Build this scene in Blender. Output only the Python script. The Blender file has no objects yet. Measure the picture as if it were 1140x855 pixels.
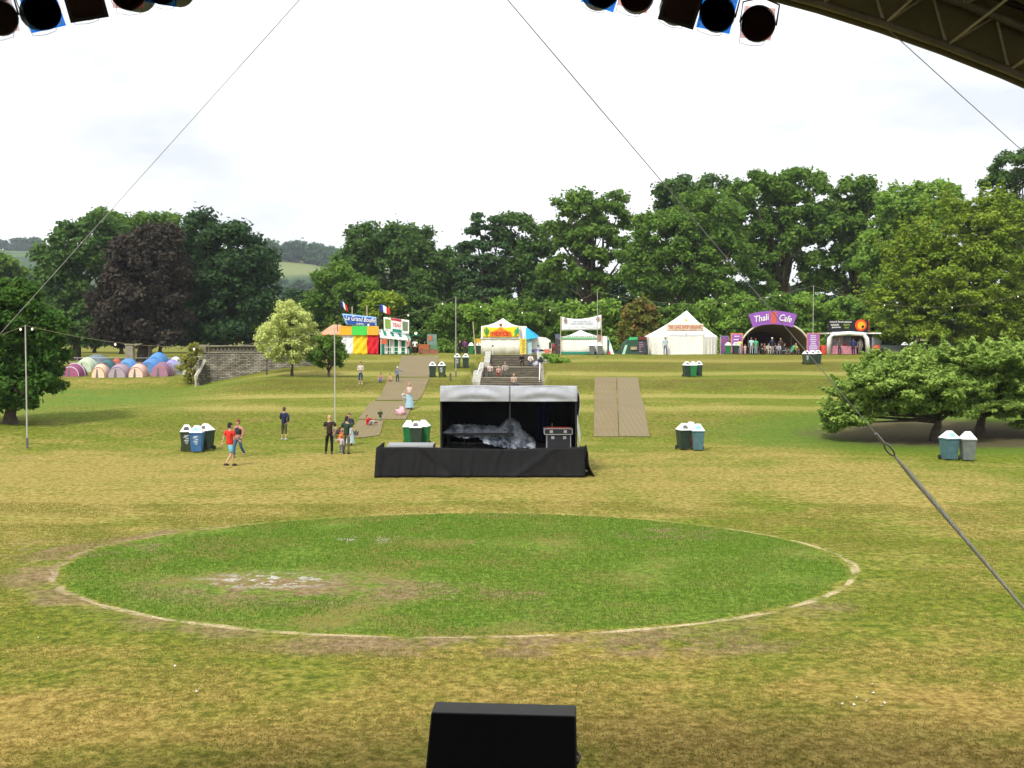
import bpy, bmesh, math, random
import numpy as np
from mathutils import Vector, Matrix, Euler
R = math.radians
random.seed(7)
scene = bpy.context.scene
COL = scene.collection

# ------------------------------------------------------------------ camera
CAMZ = 5.0; PITCH = R(2.07); F = 1200.0
cam_d = bpy.data.cameras.new("camera"); cam = bpy.data.objects.new("camera", cam_d); COL.objects.link(cam)
cam.location = (0, 0, CAMZ); cam.rotation_euler = (R(90) - PITCH, 0, 0)
cam_d.sensor_width = 36.0; cam_d.lens = 36.0 * F / 1140.0; cam_d.clip_start = 0.05; cam_d.clip_end = 9000
scene.camera = cam

def ray(px, py):
    x = (px - 570.0) / F; y = (427.5 - py) / F
    d = Vector((x, math.cos(PITCH) + y * math.sin(PITCH), -math.sin(PITCH) + y * math.cos(PITCH)))
    return d / d.y
def P(px, py, D):
    d = ray(px, py); return Vector((d.x * D, D, CAMZ + d.z * D))
def X(px, D): return P(px, 384, D).x
def Z(py, D): return P(570, py, D).z

# ------------------------------------------------------------------ terrain height
BY = [0, 54, 57, 68, 76, 84, 90, 100, 104, 110, 200, 350, 600]
BZ = [0, 0, .12, 1.2, 1.3, 2.3, 2.45, 3.3, 3.4, 4.0, 4.0, 5.0, 9.0]
LY = [0, 46, 60, 70, 80, 90, 97, 102, 108, 120, 150, 200, 300, 600]
LZ = [0, 0, .7, .9, .92, 1.0, 1.1, 1.9, 2.12, 2.35, 2.9, 3.4, 4.4, 9.0]
def sstep(t):
    t = np.clip(t, 0, 1); return t * t * (3 - 2 * t)
def H(x, y):
    x = np.asarray(x, float); y = np.asarray(y, float)
    b = np.interp(y, BY, BZ); l = np.interp(y, LY, LZ)
    near = sstep((x + 31) / 13.0)
    far = sstep((x + 28.6) / 0.8)
    vfar = sstep((x + 40) / 20.0)
    w = np.where(y < 98.25, near, np.where(y < 122, far, vfar))
    h = l * (1 - w) + b * w
    h = h + 0.05 * np.sin(x * .31 + 1.3) * np.sin(y * .23) * sstep((y - 8) / 30)
    sx = (x > -3.1) & (x < 3.0)
    st = np.interp(y, [76.9, 77.5, 88, 91, 94, 97, 100, 105, 108.4, 109.2], [9, 1.25, 1.25, .9, 1.5, 1.5, 2.4, 2.4, 3.5, 9])
    return np.where(sx & (y > 77) & (y < 109), np.minimum(h, st), h)
def h1(x, y): return float(H(x, y))
def G(px, py):
    """ground point seen at a pixel"""
    d = ray(px, py); prev = 10
    D = 10.0
    while D < 600:
        if CAMZ + d.z * D < h1(d.x * D, D):
            lo, hi = prev, D
            for _ in range(20):
                m = (lo + hi) / 2
                if CAMZ + d.z * m < h1(d.x * m, m): hi = m
                else: lo = m
            return Vector((d.x * hi, hi, h1(d.x * hi, hi)))
        prev = D; D += 0.5
    return P(px, py, 120)
def GD(px, D):
    x = X(px, D); return Vector((x, D, h1(x, D)))

# ------------------------------------------------------------------ node helper and materials
class NT:
    def __init__(s, name):
        s.m = bpy.data.materials.new(name); s.m.use_nodes = True; s.t = s.m.node_tree; s.t.nodes.clear()
        s.out = s.t.nodes.new('ShaderNodeOutputMaterial')
    def n(s, typ, ins=None, **kw):
        nd = s.t.nodes.new(typ)
        for k, v in kw.items(): setattr(nd, k, v)
        for k, v in (ins or {}).items(): s.set(nd.inputs[k], v)
        return nd
    def set(s, inp, v):
        if isinstance(v, bpy.types.NodeSocket): s.t.links.new(v, inp)
        elif isinstance(v, (tuple, list)) and len(v) == 3 and inp.type == 'RGBA': inp.default_value = (*v, 1)
        else: inp.default_value = v
    def math(s, op, a, b=0.0, c=None, clamp=False):
        nd = s.n('ShaderNodeMath', {0: a, 1: b}, operation=op, use_clamp=clamp)
        if c is not None: s.set(nd.inputs[2], c)
        return nd.outputs[0]
    def noise(s, scale, detail=3, vec=None, rough=.55, out='Fac'):
        nd = s.n('ShaderNodeTexNoise', {'Scale': scale, 'Detail': detail, 'Roughness': rough})
        if vec is not None: s.set(nd.inputs['Vector'], vec)
        return nd.outputs[out]
    def sm(s, v, a, b, lo=0.0, hi=1.0):
        nd = s.n('ShaderNodeMapRange', {0: v, 1: a, 2: b, 3: lo, 4: hi}, interpolation_type='SMOOTHSTEP'); return nd.outputs[0]
    def mix(s, f, a, b, mode='MIX'):
        nd = s.n('ShaderNodeMix', data_type='RGBA', blend_type=mode)
        s.set(nd.inputs[0], f); s.set(nd.inputs[6], a); s.set(nd.inputs[7], b); return nd.outputs[2]
    def vecmul(s, v, t):
        return s.n('ShaderNodeVectorMath', {0: v, 1: t}, operation='MULTIPLY').outputs[0]
    def bsdf(s, col, rough=.8, spec=.3, bump=None, bstr=.3, bdist=.02, **kw):
        nd = s.n('ShaderNodeBsdfPrincipled', {'Base Color': col, 'Roughness': rough, 'Specular IOR Level': spec})
        for k, v in kw.items(): s.set(nd.inputs[k], v)
        if bump is not None:
            b = s.n('ShaderNodeBump', {'Strength': bstr, 'Distance': bdist, 'Height': bump}); s.t.links.new(b.outputs[0], nd.inputs['Normal'])
        return nd.outputs[0]
    def done(s, sh): s.t.links.new(sh, s.out.inputs[0]); return s.m

_mc = {}
def plain(name, c, rough=.75, var=.18, scale=3.0, bump=.15, metal=0.0, spec=.3):
    """surface with mild grime variation and bump"""
    key = (name, c, rough, metal)
    if key in _mc: return _mc[key]
    s = NT(name); pos = s.n('ShaderNodeTexCoord').outputs['Object']
    a = s.noise(scale, 4, pos); b = s.noise(scale * 9, 2, pos)
    f = s.math('ADD', s.math('MULTIPLY', a, .7), s.math('MULTIPLY', b, .3))
    f = s.sm(f, .3, .7, 1 - var, 1 + var * .4)
    col = s.mix(1.0, c, f, 'MULTIPLY')
    m = s.done(s.bsdf(col, rough, spec, bump=a, bstr=bump, bdist=.05, Metallic=metal)); _mc[key] = m; return m
def fabric(name, c, wr=.5, scale=1.6, translucent=.0):
    key = ('f', name, c)
    if key in _mc: return _mc[key]
    s = NT(name); tc = s.n('ShaderNodeTexCoord').outputs['Object']
    v = s.vecmul(tc, (1.0, 1.0, .45))
    w = s.noise(scale, 3, v); w2 = s.noise(scale * 4, 2, tc)
    col = s.mix(1.0, c, s.sm(w2, .3, .75, .86, 1.04), 'MULTIPLY')
    sh = s.bsdf(col, .8, .2, bump=w, bstr=wr, bdist=.12)
    if translucent:
        tr = s.n('ShaderNodeBsdfTranslucent', {'Color': col}).outputs[0]
        sh = s.n('ShaderNodeMixShader', {0: translucent, 1: sh, 2: tr}).outputs[0]
    m = s.done(sh); _mc[key] = m; return m
def leafmat(name, dark, light, trans=.38, spots=None):
    s = NT(name)
    at = s.n('ShaderNodeAttribute', attribute_name='tint').outputs['Fac']
    pos = s.n('ShaderNodeTexCoord').outputs['Object']
    big = s.noise(.45, 3, pos)
    f = s.math('ADD', s.math('MULTIPLY', at, .65), s.math('MULTIPLY', s.sm(big, .3, .7), .35))
    col = s.mix(f, dark, light)
    if spots: col = s.mix(s.sm(s.noise(.6, 2, pos), .5, .62), col, spots)
    d = s.bsdf(col, .7, .08); t = s.n('ShaderNodeBsdfTranslucent', {'Color': col}).outputs[0]
    return s.done(s.n('ShaderNodeMixShader', {0: trans, 1: d, 2: t}).outputs[0])
def emis(name, c, st):
    s = NT(name); return s.done(s.n('ShaderNodeEmission', {'Color': c, 'Strength': st}).outputs[0])

WHITE = fabric('white_canvas', (.82, .82, .80), .35)
CREAM = fabric('cream_canvas', (.80, .79, .72), .6)
BLACKC = fabric('black_drape', (.010, .010, .0115), .9, 1.2)
DARKM = plain('black_metal', (.02, .02, .022), .45)
STEEL = plain('galvanised_steel', (.42, .42, .42), .45, metal=.6)
WOODB = plain('weathered_wood', (.24, .17, .10), .8)
STONE = plain('weathered_stone', (.25, .225, .17), .9, .4, 2.0, .5)
BARK = plain('bark', (.075, .058, .042), .95, .4, 4, .6)
PALE = plain('white_paint', (.78, .78, .76), .5)

# ------------------------------------------------------------------ objects
def tag(o, label=None, cat=None, group=None, kind=None):
    if label: o['label'] = label
    if cat: o['category'] = cat
    if group: o['group'] = group
    if kind: o['kind'] = kind
    return o
def wloc(o):
    v = Vector((0, 0, 0))
    while o: v = v + o.location; o = o.parent
    return v
def empty(name, loc, label, cat, group=None, rz=0):
    o = bpy.data.objects.new(name, None); COL.objects.link(o); o.empty_display_size = .2
    o.location = loc; o.rotation_euler = (0, 0, rz); return tag(o, label, cat, group)

class MB:
    def __init__(s): s.v = []; s.f = []; s.mi = []; s.m = 0
    def add(s, vs, fs):
        o = len(s.v); s.v += [tuple(v) for v in vs]; s.f += [tuple(i + o for i in f) for f in fs]; s.mi += [s.m] * len(fs); return s
    def box(s, x0, x1, y0, y1, z0, z1, b=0):
        if b:
            vs = []
            for (z, i) in ((z0, b), (z0 + b, 0), (z1 - b, 0), (z1, b)):
                vs += [(x0 + i, y0 + i, z), (x1 - i, y0 + i, z), (x1 - i, y1 - i, z), (x0 + i, y1 - i, z)]
            fs = [(3, 2, 1, 0), (12, 13, 14, 15)]
            for k in range(3):
                for j in range(4): fs.append((k * 4 + j, k * 4 + (j + 1) % 4, k * 4 + 4 + (j + 1) % 4, k * 4 + 4 + j))
            return s.add(vs, fs)
        return s.frus((x0, x1, y0, y1, z0), (x0, x1, y0, y1, z1))
    def frus(s, a, b):
        vs = [(a[0], a[2], a[4]), (a[1], a[2], a[4]), (a[1], a[3], a[4]), (a[0], a[3], a[4]),
              (b[0], b[2], b[4]), (b[1], b[2], b[4]), (b[1], b[3], b[4]), (b[0], b[3], b[4])]
        return s.add(vs, [(3, 2, 1, 0), (4, 5, 6, 7), (0, 1, 5, 4), (1, 2, 6, 5), (2, 3, 7, 6), (3, 0, 4, 7)])
    def tube(s, pts, rad, n=6, caps=True):
        pts = [Vector(p) for p in pts]; k = len(pts)
        if not isinstance(rad, (list, tuple)): rad = [rad] * k
        vs = []; up = Vector((0.13, .21, .97)).normalized()
        for i, p in enumerate(pts):
            d = (pts[min(i + 1, k - 1)] - pts[max(i - 1, 0)])
            d = d.normalized() if d.length else Vector((0, 0, 1))
            u = up.cross(d)
            if u.length < .05: u = Vector((1, 0, 0)).cross(d)
            u.normalize(); w = d.cross(u)
            for j in range(n):
                a = 2 * math.pi * j / n; vs.append(p + (u * math.cos(a) + w * math.sin(a)) * rad[i])
        fs = []
        for i in range(k - 1):
            for j in range(n): fs.append((i * n + j, i * n + (j + 1) % n, (i + 1) * n + (j + 1) % n, (i + 1) * n + j))
        if caps: fs += [tuple(range(n - 1, -1, -1)), tuple((k - 1) * n + j for j in range(n))]
        return s.add(vs, fs)
    def prism(s, poly, y0, y1):
        """polygon in x,z extruded along y"""
        n = len(poly)
        vs = [(x, y0, z) for x, z in poly] + [(x, y1, z) for x, z in poly]
        fs = [tuple(range(n)), tuple(range(2 * n - 1, n - 1, -1))]
        fs += [((i + 1) % n, i, n + i, n + (i + 1) % n) for i in range(n)]
        return s.add(vs, fs)
    def ell(s, c, r, nu=10, nv=7, zmin=-1.0):
        vs = []; fs = []
        for i in range(nv + 1):
            ph = math.asin(max(-1, zmin)) + (math.pi / 2 - math.asin(max(-1, zmin))) * i / nv
            for j in range(nu):
                a = 2 * math.pi * j / nu
                vs.append((c[0] + r[0] * math.cos(ph) * math.cos(a), c[1] + r[1] * math.cos(ph) * math.sin(a), c[2] + r[2] * math.sin(ph)))
        for i in range(nv):
            for j in range(nu): fs.append((i * nu + j, i * nu + (j + 1) % nu, (i + 1) * nu + (j + 1) % nu, (i + 1) * nu + j))
        return s.add(vs, fs)
    def sheet(s, fn, nu, nv, thick=None):
        """grid surface fn(u,v) -> point; optional thickness vector gives it a back"""
        vs = [Vector(fn(i / nu, j / nv)) for j in range(nv + 1) for i in range(nu + 1)]
        w = nu + 1
        fs = [(j * w + i, j * w + i + 1, (j + 1) * w + i + 1, (j + 1) * w + i) for j in range(nv) for i in range(nu)]
        if thick is not None:
            o = len(vs); vs += [v + Vector(thick) for v in vs]
            fs += [tuple(o + k for k in reversed(f)) for f in list(fs)]
            edge = [i for i in range(w)] + [j * w + nu for j in range(1, nv + 1)] + [nv * w + i for i in range(nu - 1, -1, -1)] + [j * w for j in range(nv - 1, 0, -1)]
            for a, b in zip(edge, edge[1:] + edge[:1]): fs.append((b, a, o + a, o + b))
        return s.add(vs, fs)
    def build(s, name, mats, parent=None, local=False, smooth=False):
        me = bpy.data.meshes.new(name)
        if parent is not None: off = Vector((0, 0, 0)) if local else wloc(parent)
        else:
            if local: off = Vector((0, 0, 0))
            else:
                a = np.array(s.v); off = Vector(((a[:, 0].min() + a[:, 0].max()) / 2, (a[:, 1].min() + a[:, 1].max()) / 2, a[:, 2].min()))
        me.from_pydata([(v[0] - off.x, v[1] - off.y, v[2] - off.z) for v in s.v], [], s.f)
        if not isinstance(mats, (list, tuple)): mats = [mats]
        for m in mats: me.materials.append(m)
        if len(mats) > 1: me.polygons.foreach_set('material_index', s.mi)
        if smooth: me.polygons.foreach_set('use_smooth', [True] * len(me.polygons))
        me.update()
        o = bpy.data.objects.new(name, me); COL.objects.link(o)
        if parent is not None: o.parent = parent
        else: o.location = off
        return o
def copy_tree(o, parent=None):
    c = o.copy(); COL.objects.link(c); c.parent = parent
    for ch in list(o.children): copy_tree(ch, c)
    return c

def lettering(body, size, mat, parent, center, width=None, rot=(R(90), 0, 0), shear=0.0, name='lettering', height=None, squash=None):
    cu = bpy.data.curves.new('txt', 'FONT'); cu.body = body; cu.size = size; cu.align_x = 'CENTER'; cu.align_y = 'CENTER'
    cu.extrude = .004; cu.shear = shear; cu.offset = size * .012; cu.resolution_u = 3
    t = bpy.data.objects.new('txt', cu); COL.objects.link(t)
    dg = bpy.context.evaluated_depsgraph_get(); me = bpy.data.meshes.new_from_object(t.evaluated_get(dg))
    bpy.data.objects.remove(t)
    n = len(me.vertices); a = np.empty(n * 3); me.vertices.foreach_get('co', a); a = a.reshape(-1, 3)
    if width and n: a[:, 0] *= width / max(1e-3, a[:, 0].max() - a[:, 0].min())
    if height and n: a[:, 1] *= height / max(1e-3, a[:, 1].max() - a[:, 1].min())
    me.vertices.foreach_set('co', a.ravel()); me.materials.append(mat)
    o = bpy.data.objects.new(name, me); COL.objects.link(o); o.parent = parent
    o.location = Vector(center) - wloc(parent); o.rotation_euler = rot
    return o

# ------------------------------------------------------------------ world, sun
world = bpy.data.worlds.new("World"); scene.world = world; world.use_nodes = True
wt = world.node_tree; wt.nodes.clear()
SUN_EL, SUN_AZ = R(48), R(205)     # azimuth clockwise from +Y (north)
wo = wt.nodes.new('ShaderNodeOutputWorld'); bg = wt.nodes.new('ShaderNodeBackground')
sky = wt.nodes.new('ShaderNodeTexSky'); sky.sky_type = 'NISHITA'; sky.sun_disc = False
sky.sun_elevation = SUN_EL; sky.sun_rotation = SUN_AZ; sky.air_density = 1.0; sky.dust_density = 3.0
tc = wt.nodes.new('ShaderNodeTexCoord'); mp = wt.nodes.new('ShaderNodeMapping'); mp.inputs['Scale'].default_value = (1, 1, 2.6)
wt.links.new(tc.outputs['Generated'], mp.inputs[0])
mp.inputs['Location'].default_value = (.55, .1, .35)
nz = wt.nodes.new('ShaderNodeTexNoise'); nz.inputs['Scale'].default_value = 2.6; nz.inputs['Detail'].default_value = 5; nz.inputs['Roughness'].default_value = .52
wt.links.new(mp.outputs[0], nz.inputs[0])
cr = wt.nodes.new('ShaderNodeValToRGB'); e = cr.color_ramp.elements
e[0].position = .36; e[0].color = (6.7, 6.95, 7.5, 1); e[1].position = .52; e[1].color = (10.5, 10.5, 10.5, 1)
wt.links.new(nz.outputs[0], cr.inputs[0])
mx = wt.nodes.new('ShaderNodeMix'); mx.data_type = 'RGBA'; mx.inputs[0].default_value = .88
wt.links.new(sky.outputs[0], mx.inputs[6]); wt.links.new(cr.outputs[0], mx.inputs[7])
wt.links.new(mx.outputs[2], bg.inputs[0]); bg.inputs[1].default_value = .1
wt.links.new(bg.outputs[0], wo.inputs[0])
sd = bpy.data.lights.new('sun', 'SUN'); sd.energy = 2.7; sd.angle = R(10); sd.color = (1, .95, .86)
sun = bpy.data.objects.new('sun', sd); COL.objects.link(sun)
sv = Vector((math.sin(SUN_AZ) * math.cos(SUN_EL), math.cos(SUN_AZ) * math.cos(SUN_EL), math.sin(SUN_EL)))
sun.rotation_euler = sv.to_track_quat('Z', 'Y').to_euler(); sun.location = (0, 0, 60)
scene.view_settings.view_transform = 'Standard'; scene.view_settings.look = 'None'
scene.view_settings.exposure = 0.56; scene.view_settings.gamma = 1
def haze(density):
    bm = bmesh.new(); bmesh.ops.create_cube(bm, size=1); me = bpy.data.meshes.new('haze'); bm.to_mesh(me); bm.free()
    o = bpy.data.objects.new('haze', me); COL.objects.link(o); o.scale = (4800, 3000, 200); o.location = (0, 1000, 95); tag(o, kind='stuff')
    m = bpy.data.materials.new('haze'); m.use_nodes = True; t = m.node_tree; t.nodes.clear()
    ou = t.nodes.new('ShaderNodeOutputMaterial'); v = t.nodes.new('ShaderNodeVolumePrincipled'); v.inputs['Color'].default_value = (.80, .88, 1, 1); v.inputs['Density'].default_value = density
    v.inputs['Anisotropy'].default_value = .2; t.links.new(v.outputs[0], ou.inputs[1]); me.materials.append(m)

# ------------------------------------------------------------------ ground
c_top, c_bot = G(500, 571.5).y, G(500, 708).y
c_l, c_r = G(56, 637).x, G(950, 634).x
CX, CY = (c_l + c_r) / 2, (c_top + c_bot) / 2 ; RX, RY = (c_r - c_l) / 2 * 1.025, (c_top - c_bot) / 2 * 1.02
def ground_mat():
    s = NT('lawn'); g = s.n('ShaderNodeNewGeometry').outputs['Position']
    sp = s.n('ShaderNodeSeparateXYZ', {0: g}); x, y = sp.outputs[0], sp.outputs[1]
    big = s.noise(.085, 4, g); mid = s.noise(.42, 5, g, .62); fine = s.noise(4.5, 5, g, .7); vf = s.noise(26, 3, g, .7)
    streak = s.noise(1.0, 4, s.vecmul(g, (.07, .9, .1)))
    # worn straw where feet have been: near the stage front and in a belt beyond the ring
    near = s.sm(y, 12, 19.5, 1, 0)
    yb_ = s.math('ADD', y, s.math('MULTIPLY', s.math('SUBTRACT', s.noise(.11, 4, g, .6), .5), 26))
    belt = s.math('MULTIPLY', s.sm(yb_, 26, 38), s.sm(yb_, 42, 58, 1, 0))
    rightg = s.math('MULTIPLY', s.sm(x, 12, 20), .45)
    patch = s.math('ADD', s.math('MULTIPLY', s.sm(mid, .36, .64), .55), s.math('MULTIPLY', s.sm(big, .35, .65), .45))
    straw = s.math('ADD', s.math('MULTIPLY', near, .42), s.math('MULTIPLY', belt, .42))
    straw = s.math('ADD', straw, s.math('MULTIPLY', patch, .62))
    straw = s.math('ADD', straw, s.math('MULTIPLY', s.sm(streak, .35, .65), .22))
    straw = s.math('SUBTRACT', straw, rightg, clamp=True)
    fore = s.sm(y, 26, 15)
    green = s.mix(s.sm(fine, .35, .65), (.075, .112, .011), (.190, .215, .026))
    dry = s.mix(s.sm(fine, .3, .7), s.mix(fore, (.190, .145, .030), (.170, .116, .025)), s.mix(fore, (.370, .310, .095), (.385, .285, .085)))
    col = s.mix(s.sm(s.math('ADD', straw, s.math('MULTIPLY', s.math('SUBTRACT', fine, .5), .5)), .2, 1.0), green, dry)
    # bare earth scuffs
    sc = s.sm(s.noise(.3, 6, g, .7), .63, .72)
    col = s.mix(s.math('MULTIPLY', sc, .5), col, (.22, .16, .085))
    # lush hollow on the left
    hol = s.math('MULTIPLY', s.sm(x, -18, -29), s.sm(y, 58, 74)); hol = s.math('MULTIPLY', hol, s.sm(y, 99, 93))
    hol = s.math('MULTIPLY', hol, s.sm(mid, .35, .6, .1, .85))
    col = s.mix(hol, col, s.mix(s.sm(fine, .3, .7), (.06, .14, .016), (.12, .22, .03)))
    # brownish top of the bank
    topb = s.math('MULTIPLY', s.sm(y, 86, 100), s.sm(big, .3, .6, .1, .55))
    topb = s.math('MULTIPLY', topb, s.sm(x, 0, 20, .3, 1))
    col = s.mix(topb, col, (.20, .155, .045))
    # worn crests of the terraces
    cw = s.math('ADD', y, s.math('MULTIPLY', s.math('SUBTRACT', s.noise(.12, 3, g), .5), 2.5))
    for yc, wd, k_ in ((76.3, 1.5, .55), (91.5, 2.2, .5), (85.0, 1.2, .25), (104.5, 2.0, .4), (66.5, 1.6, .45)):
        band = s.math('SUBTRACT', 1.0, s.sm(s.math('ABSOLUTE', s.math('SUBTRACT', cw, yc)), wd * .3, wd)); band = s.math('MULTIPLY', band, s.sm(x, -26, -17, 0, k_))
        col = s.mix(band, col, (.36, .31, .10))
    for ya, yb, k_ in ((78.5, 85.5, .9), (56.5, 66, .45), (93.5, 101, .8)):  # browner turf on the slopes, with slope shading put into the colour
        band = s.math('MULTIPLY', s.sm(cw, ya - 1, ya + 1.5), s.sm(cw, yb + 1, yb - 1.5)); band = s.math('MULTIPLY', band, s.math('MULTIPLY', s.sm(mid, .3, .65, .3, 1), s.sm(x, -26, -17, 0, k_)))
        col = s.mix(band, col, s.mix(s.sm(fine, .3, .7), (.070, .078, .012), (.150, .132, .028)))
    # greener upper turf under the right tree, darker brown beneath
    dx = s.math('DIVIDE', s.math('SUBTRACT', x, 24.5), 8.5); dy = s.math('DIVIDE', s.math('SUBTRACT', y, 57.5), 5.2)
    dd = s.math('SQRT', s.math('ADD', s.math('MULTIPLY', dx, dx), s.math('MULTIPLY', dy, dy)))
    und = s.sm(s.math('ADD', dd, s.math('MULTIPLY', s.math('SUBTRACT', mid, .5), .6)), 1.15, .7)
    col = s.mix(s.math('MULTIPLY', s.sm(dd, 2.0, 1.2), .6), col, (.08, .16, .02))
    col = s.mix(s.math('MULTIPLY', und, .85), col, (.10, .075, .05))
    # the ring
    wob = s.math('MULTIPLY', s.math('SUBTRACT', s.noise(.35, 3, g), .5), .09)
    ex = s.math('DIVIDE', s.math('SUBTRACT', x, CX), RX); ey = s.math('DIVIDE', s.math('SUBTRACT', y, CY), RY)
    d = s.math('SQRT', s.math('ADD', s.math('MULTIPLY', ex, ex), s.math('MULTIPLY', ey, ey)))
    leftness = s.sm(ex, -.2, -1.0)
    d = s.math('ADD', d, s.math('MULTIPLY', wob, s.math('ADD', .25, s.math('MULTIPLY', leftness, .8))))
    inside = s.sm(s.math('ADD', d, s.math('MULTIPLY', s.math('SUBTRACT', mid, .5), .06)), .99, .95)
    lush = s.mix(s.sm(fine, .3, .7), (.066, .120, .014), (.168, .245, .036))
    lush = s.mix(s.math('MULTIPLY', s.sm(s.noise(.5, 5, g, .65), .42, .66), s.sm(ex, .85, -.1, .35, .9)), lush, (.20, .17, .05))
    col = s.mix(s.math('MULTIPLY', inside, .95), col, lush)
    # worn earth outside the ring's near side and left side
    out_ = s.math('MULTIPLY', s.sm(d, .985, 1.0), s.sm(s.math('ADD', d, s.math('MULTIPLY', s.math('SUBTRACT', mid, .5), .5)), 1.14, 1.02))
    side = s.math('ADD', s.sm(ey, -.25, -.9), s.math('MULTIPLY', s.sm(ex, -.55, -.95), 1.0), clamp=True)
    side = s.math('MULTIPLY', side, s.sm(s.noise(.55, 4, g), .40, .60, .12, 1))
    earth = s.mix(s.sm(fine, .3, .7), (.165, .110, .055), (.29, .205, .12))
    col = s.mix(s.math('MULTIPLY', out_, s.math('MULTIPLY', side, .85)), col, earth)
    # chalky edging line, clear on the right and near side, muddy on the left, faint at the back
    lw = s.math('MULTIPLY', s.sm(ey, .5, -.3, .006, .0125), s.sm(s.noise(.6, 4, g), .3, .7, .45, 1.5))
    ln = s.math('SUBTRACT', 1.0, s.sm(s.math('ABSOLUTE', s.math('SUBTRACT', d, .995)), s.math('MULTIPLY', lw, .45), lw))
    vis = s.sm(s.noise(1.1, 5, g, .65), .38, .60, .05, 1)
    vis = s.math('MULTIPLY', vis, s.sm(ey, .95, .5, .45, 1))
    col = s.mix(s.math('MULTIPLY', ln, vis), col, s.mix(s.sm(ex, -.5, -.95), s.mix(s.sm(vf, .3, .7), (.33, .26, .13), (.58, .50, .30)), s.mix(s.sm(fine, .3, .7), (.24, .175, .10), (.42, .33, .21))))
    # mud and drying puddle
    def blob(cx, cy, rx, ry, a, b, ns, lo, hi):
        bx = s.math('DIVIDE', s.math('SUBTRACT', x, cx), rx); by = s.math('DIVIDE', s.math('SUBTRACT', y, cy), ry)
        q = s.math('SQRT', s.math('ADD', s.math('MULTIPLY', bx, bx), s.math('MULTIPLY', by, by)))
        return s.math('MULTIPLY', s.sm(q, a, b), s.sm(s.noise(ns, 5, g, .7), lo, hi))
    p1 = G(330, 655); p2 = G(300, 646)
    col = s.mix(s.math('MULTIPLY', blob(p1.x, p1.y, 4.4, 2.1, 1.0, .3, 1.1, .40, .56), .85), col, earth)
    col = s.mix(s.math('MULTIPLY', blob(p1.x + 3.2, p1.y - .3, 3.4, 1.0, 1.0, .3, 1.6, .46, .58), .8), col, earth)
    col = s.mix(blob(p2.x, p2.y, 2.0, 1.1, 1.0, .15, 2.6, .50, .58), col, s.mix(s.sm(vf, .35, .6), (.26, .24, .19), (.56, .55, .51)))
    p3 = G(410, 600); col = s.mix(blob(p3.x, p3.y, 1.5, .8, 1.0, .3, 2, .5, .6), col, (.40, .36, .28))
    p4 = G(745, 594); col = s.mix(s.math('MULTIPLY', blob(p4.x, p4.y, 2.4, 1.4, 1.0, .3, 1.6, .46, .58), .8), col, earth)
    p5 = G(600, 720); col = s.mix(s.math('MULTIPLY', blob(p5.x, p5.y, 6.5, .9, 1.0, .4, 1.0, .42, .56), .8), col, earth)
    p6 = G(110, 610); col = s.mix(s.math('MULTIPLY', blob(p6.x, p6.y, 3.6, 2.4, 1.0, .3, 1.0, .46, .58), .6), col, earth)
    # fine blade-scale mottling
    col = s.mix(1.0, col, s.sm(vf, .25, .75, .78, 1.20), 'MULTIPLY')
    col = s.mix(1.0, col, s.sm(s.noise(9, 4, g, .75), .3, .7, .84, 1.14), 'MULTIPLY')
    bh = s.math('ADD', vf, s.math('MULTIPLY', fine, 1.5))
    return s.done(s.bsdf(col, .95, .05, bump=bh, bstr=.55, bdist=.05))
def grid_axis(segs):
    out = []
    for a, b, st in segs:
        n = max(1, int(round((b - a) / st))); out += [a + (b - a) * i / n for i in range(n)]
    return out + [segs[-1][1]]
gx = np.array(grid_axis([(-2300, -300, 300), (-300, -70, 12), (-70, -33, 2), (-33, 33, .6), (33, 70, 2), (70, 300, 12), (300, 2300, 300)]))
gy = np.array(grid_axis([(-400, -20, 40), (-20, 10, 3), (10, 50, 1), (50, 112, .5), (112, 130, 1), (130, 300, 8), (300, 600, 30), (600, 2400, 300)]))
XX, YY = np.meshgrid(gx, gy); ZZ = H(XX, YY)
me = bpy.data.meshes.new('ground'); nx, ny = len(gx), len(gy)
idx = np.arange(nx * ny).reshape(ny, nx)
faces = np.stack([idx[:-1, :-1], idx[:-1, 1:], idx[1:, 1:], idx[1:, :-1]], -1).reshape(-1, 4)
def mesh_np(me, verts, faces, smooth=False):
    k = faces.shape[1]
    me.vertices.add(len(verts)); me.vertices.foreach_set('co', verts.astype(np.float32).ravel())
    me.loops.add(faces.size); me.loops.foreach_set('vertex_index', faces.astype(np.int32).ravel())
    me.polygons.add(len(faces)); me.polygons.foreach_set('loop_start', np.arange(0, faces.size, k, dtype=np.int32))
    try: me.polygons.foreach_set('loop_total', np.full(len(faces), k, dtype=np.int32))
    except Exception: pass
    if smooth: me.polygons.foreach_set('use_smooth', np.ones(len(faces), bool))
    me.update(calc_edges=True)
mesh_np(me, np.stack([XX, YY, ZZ], -1).reshape(-1, 3), faces, True)
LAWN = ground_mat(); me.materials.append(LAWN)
ground = bpy.data.objects.new('ground', me); COL.objects.link(ground); tag(ground, kind='structure')

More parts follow.
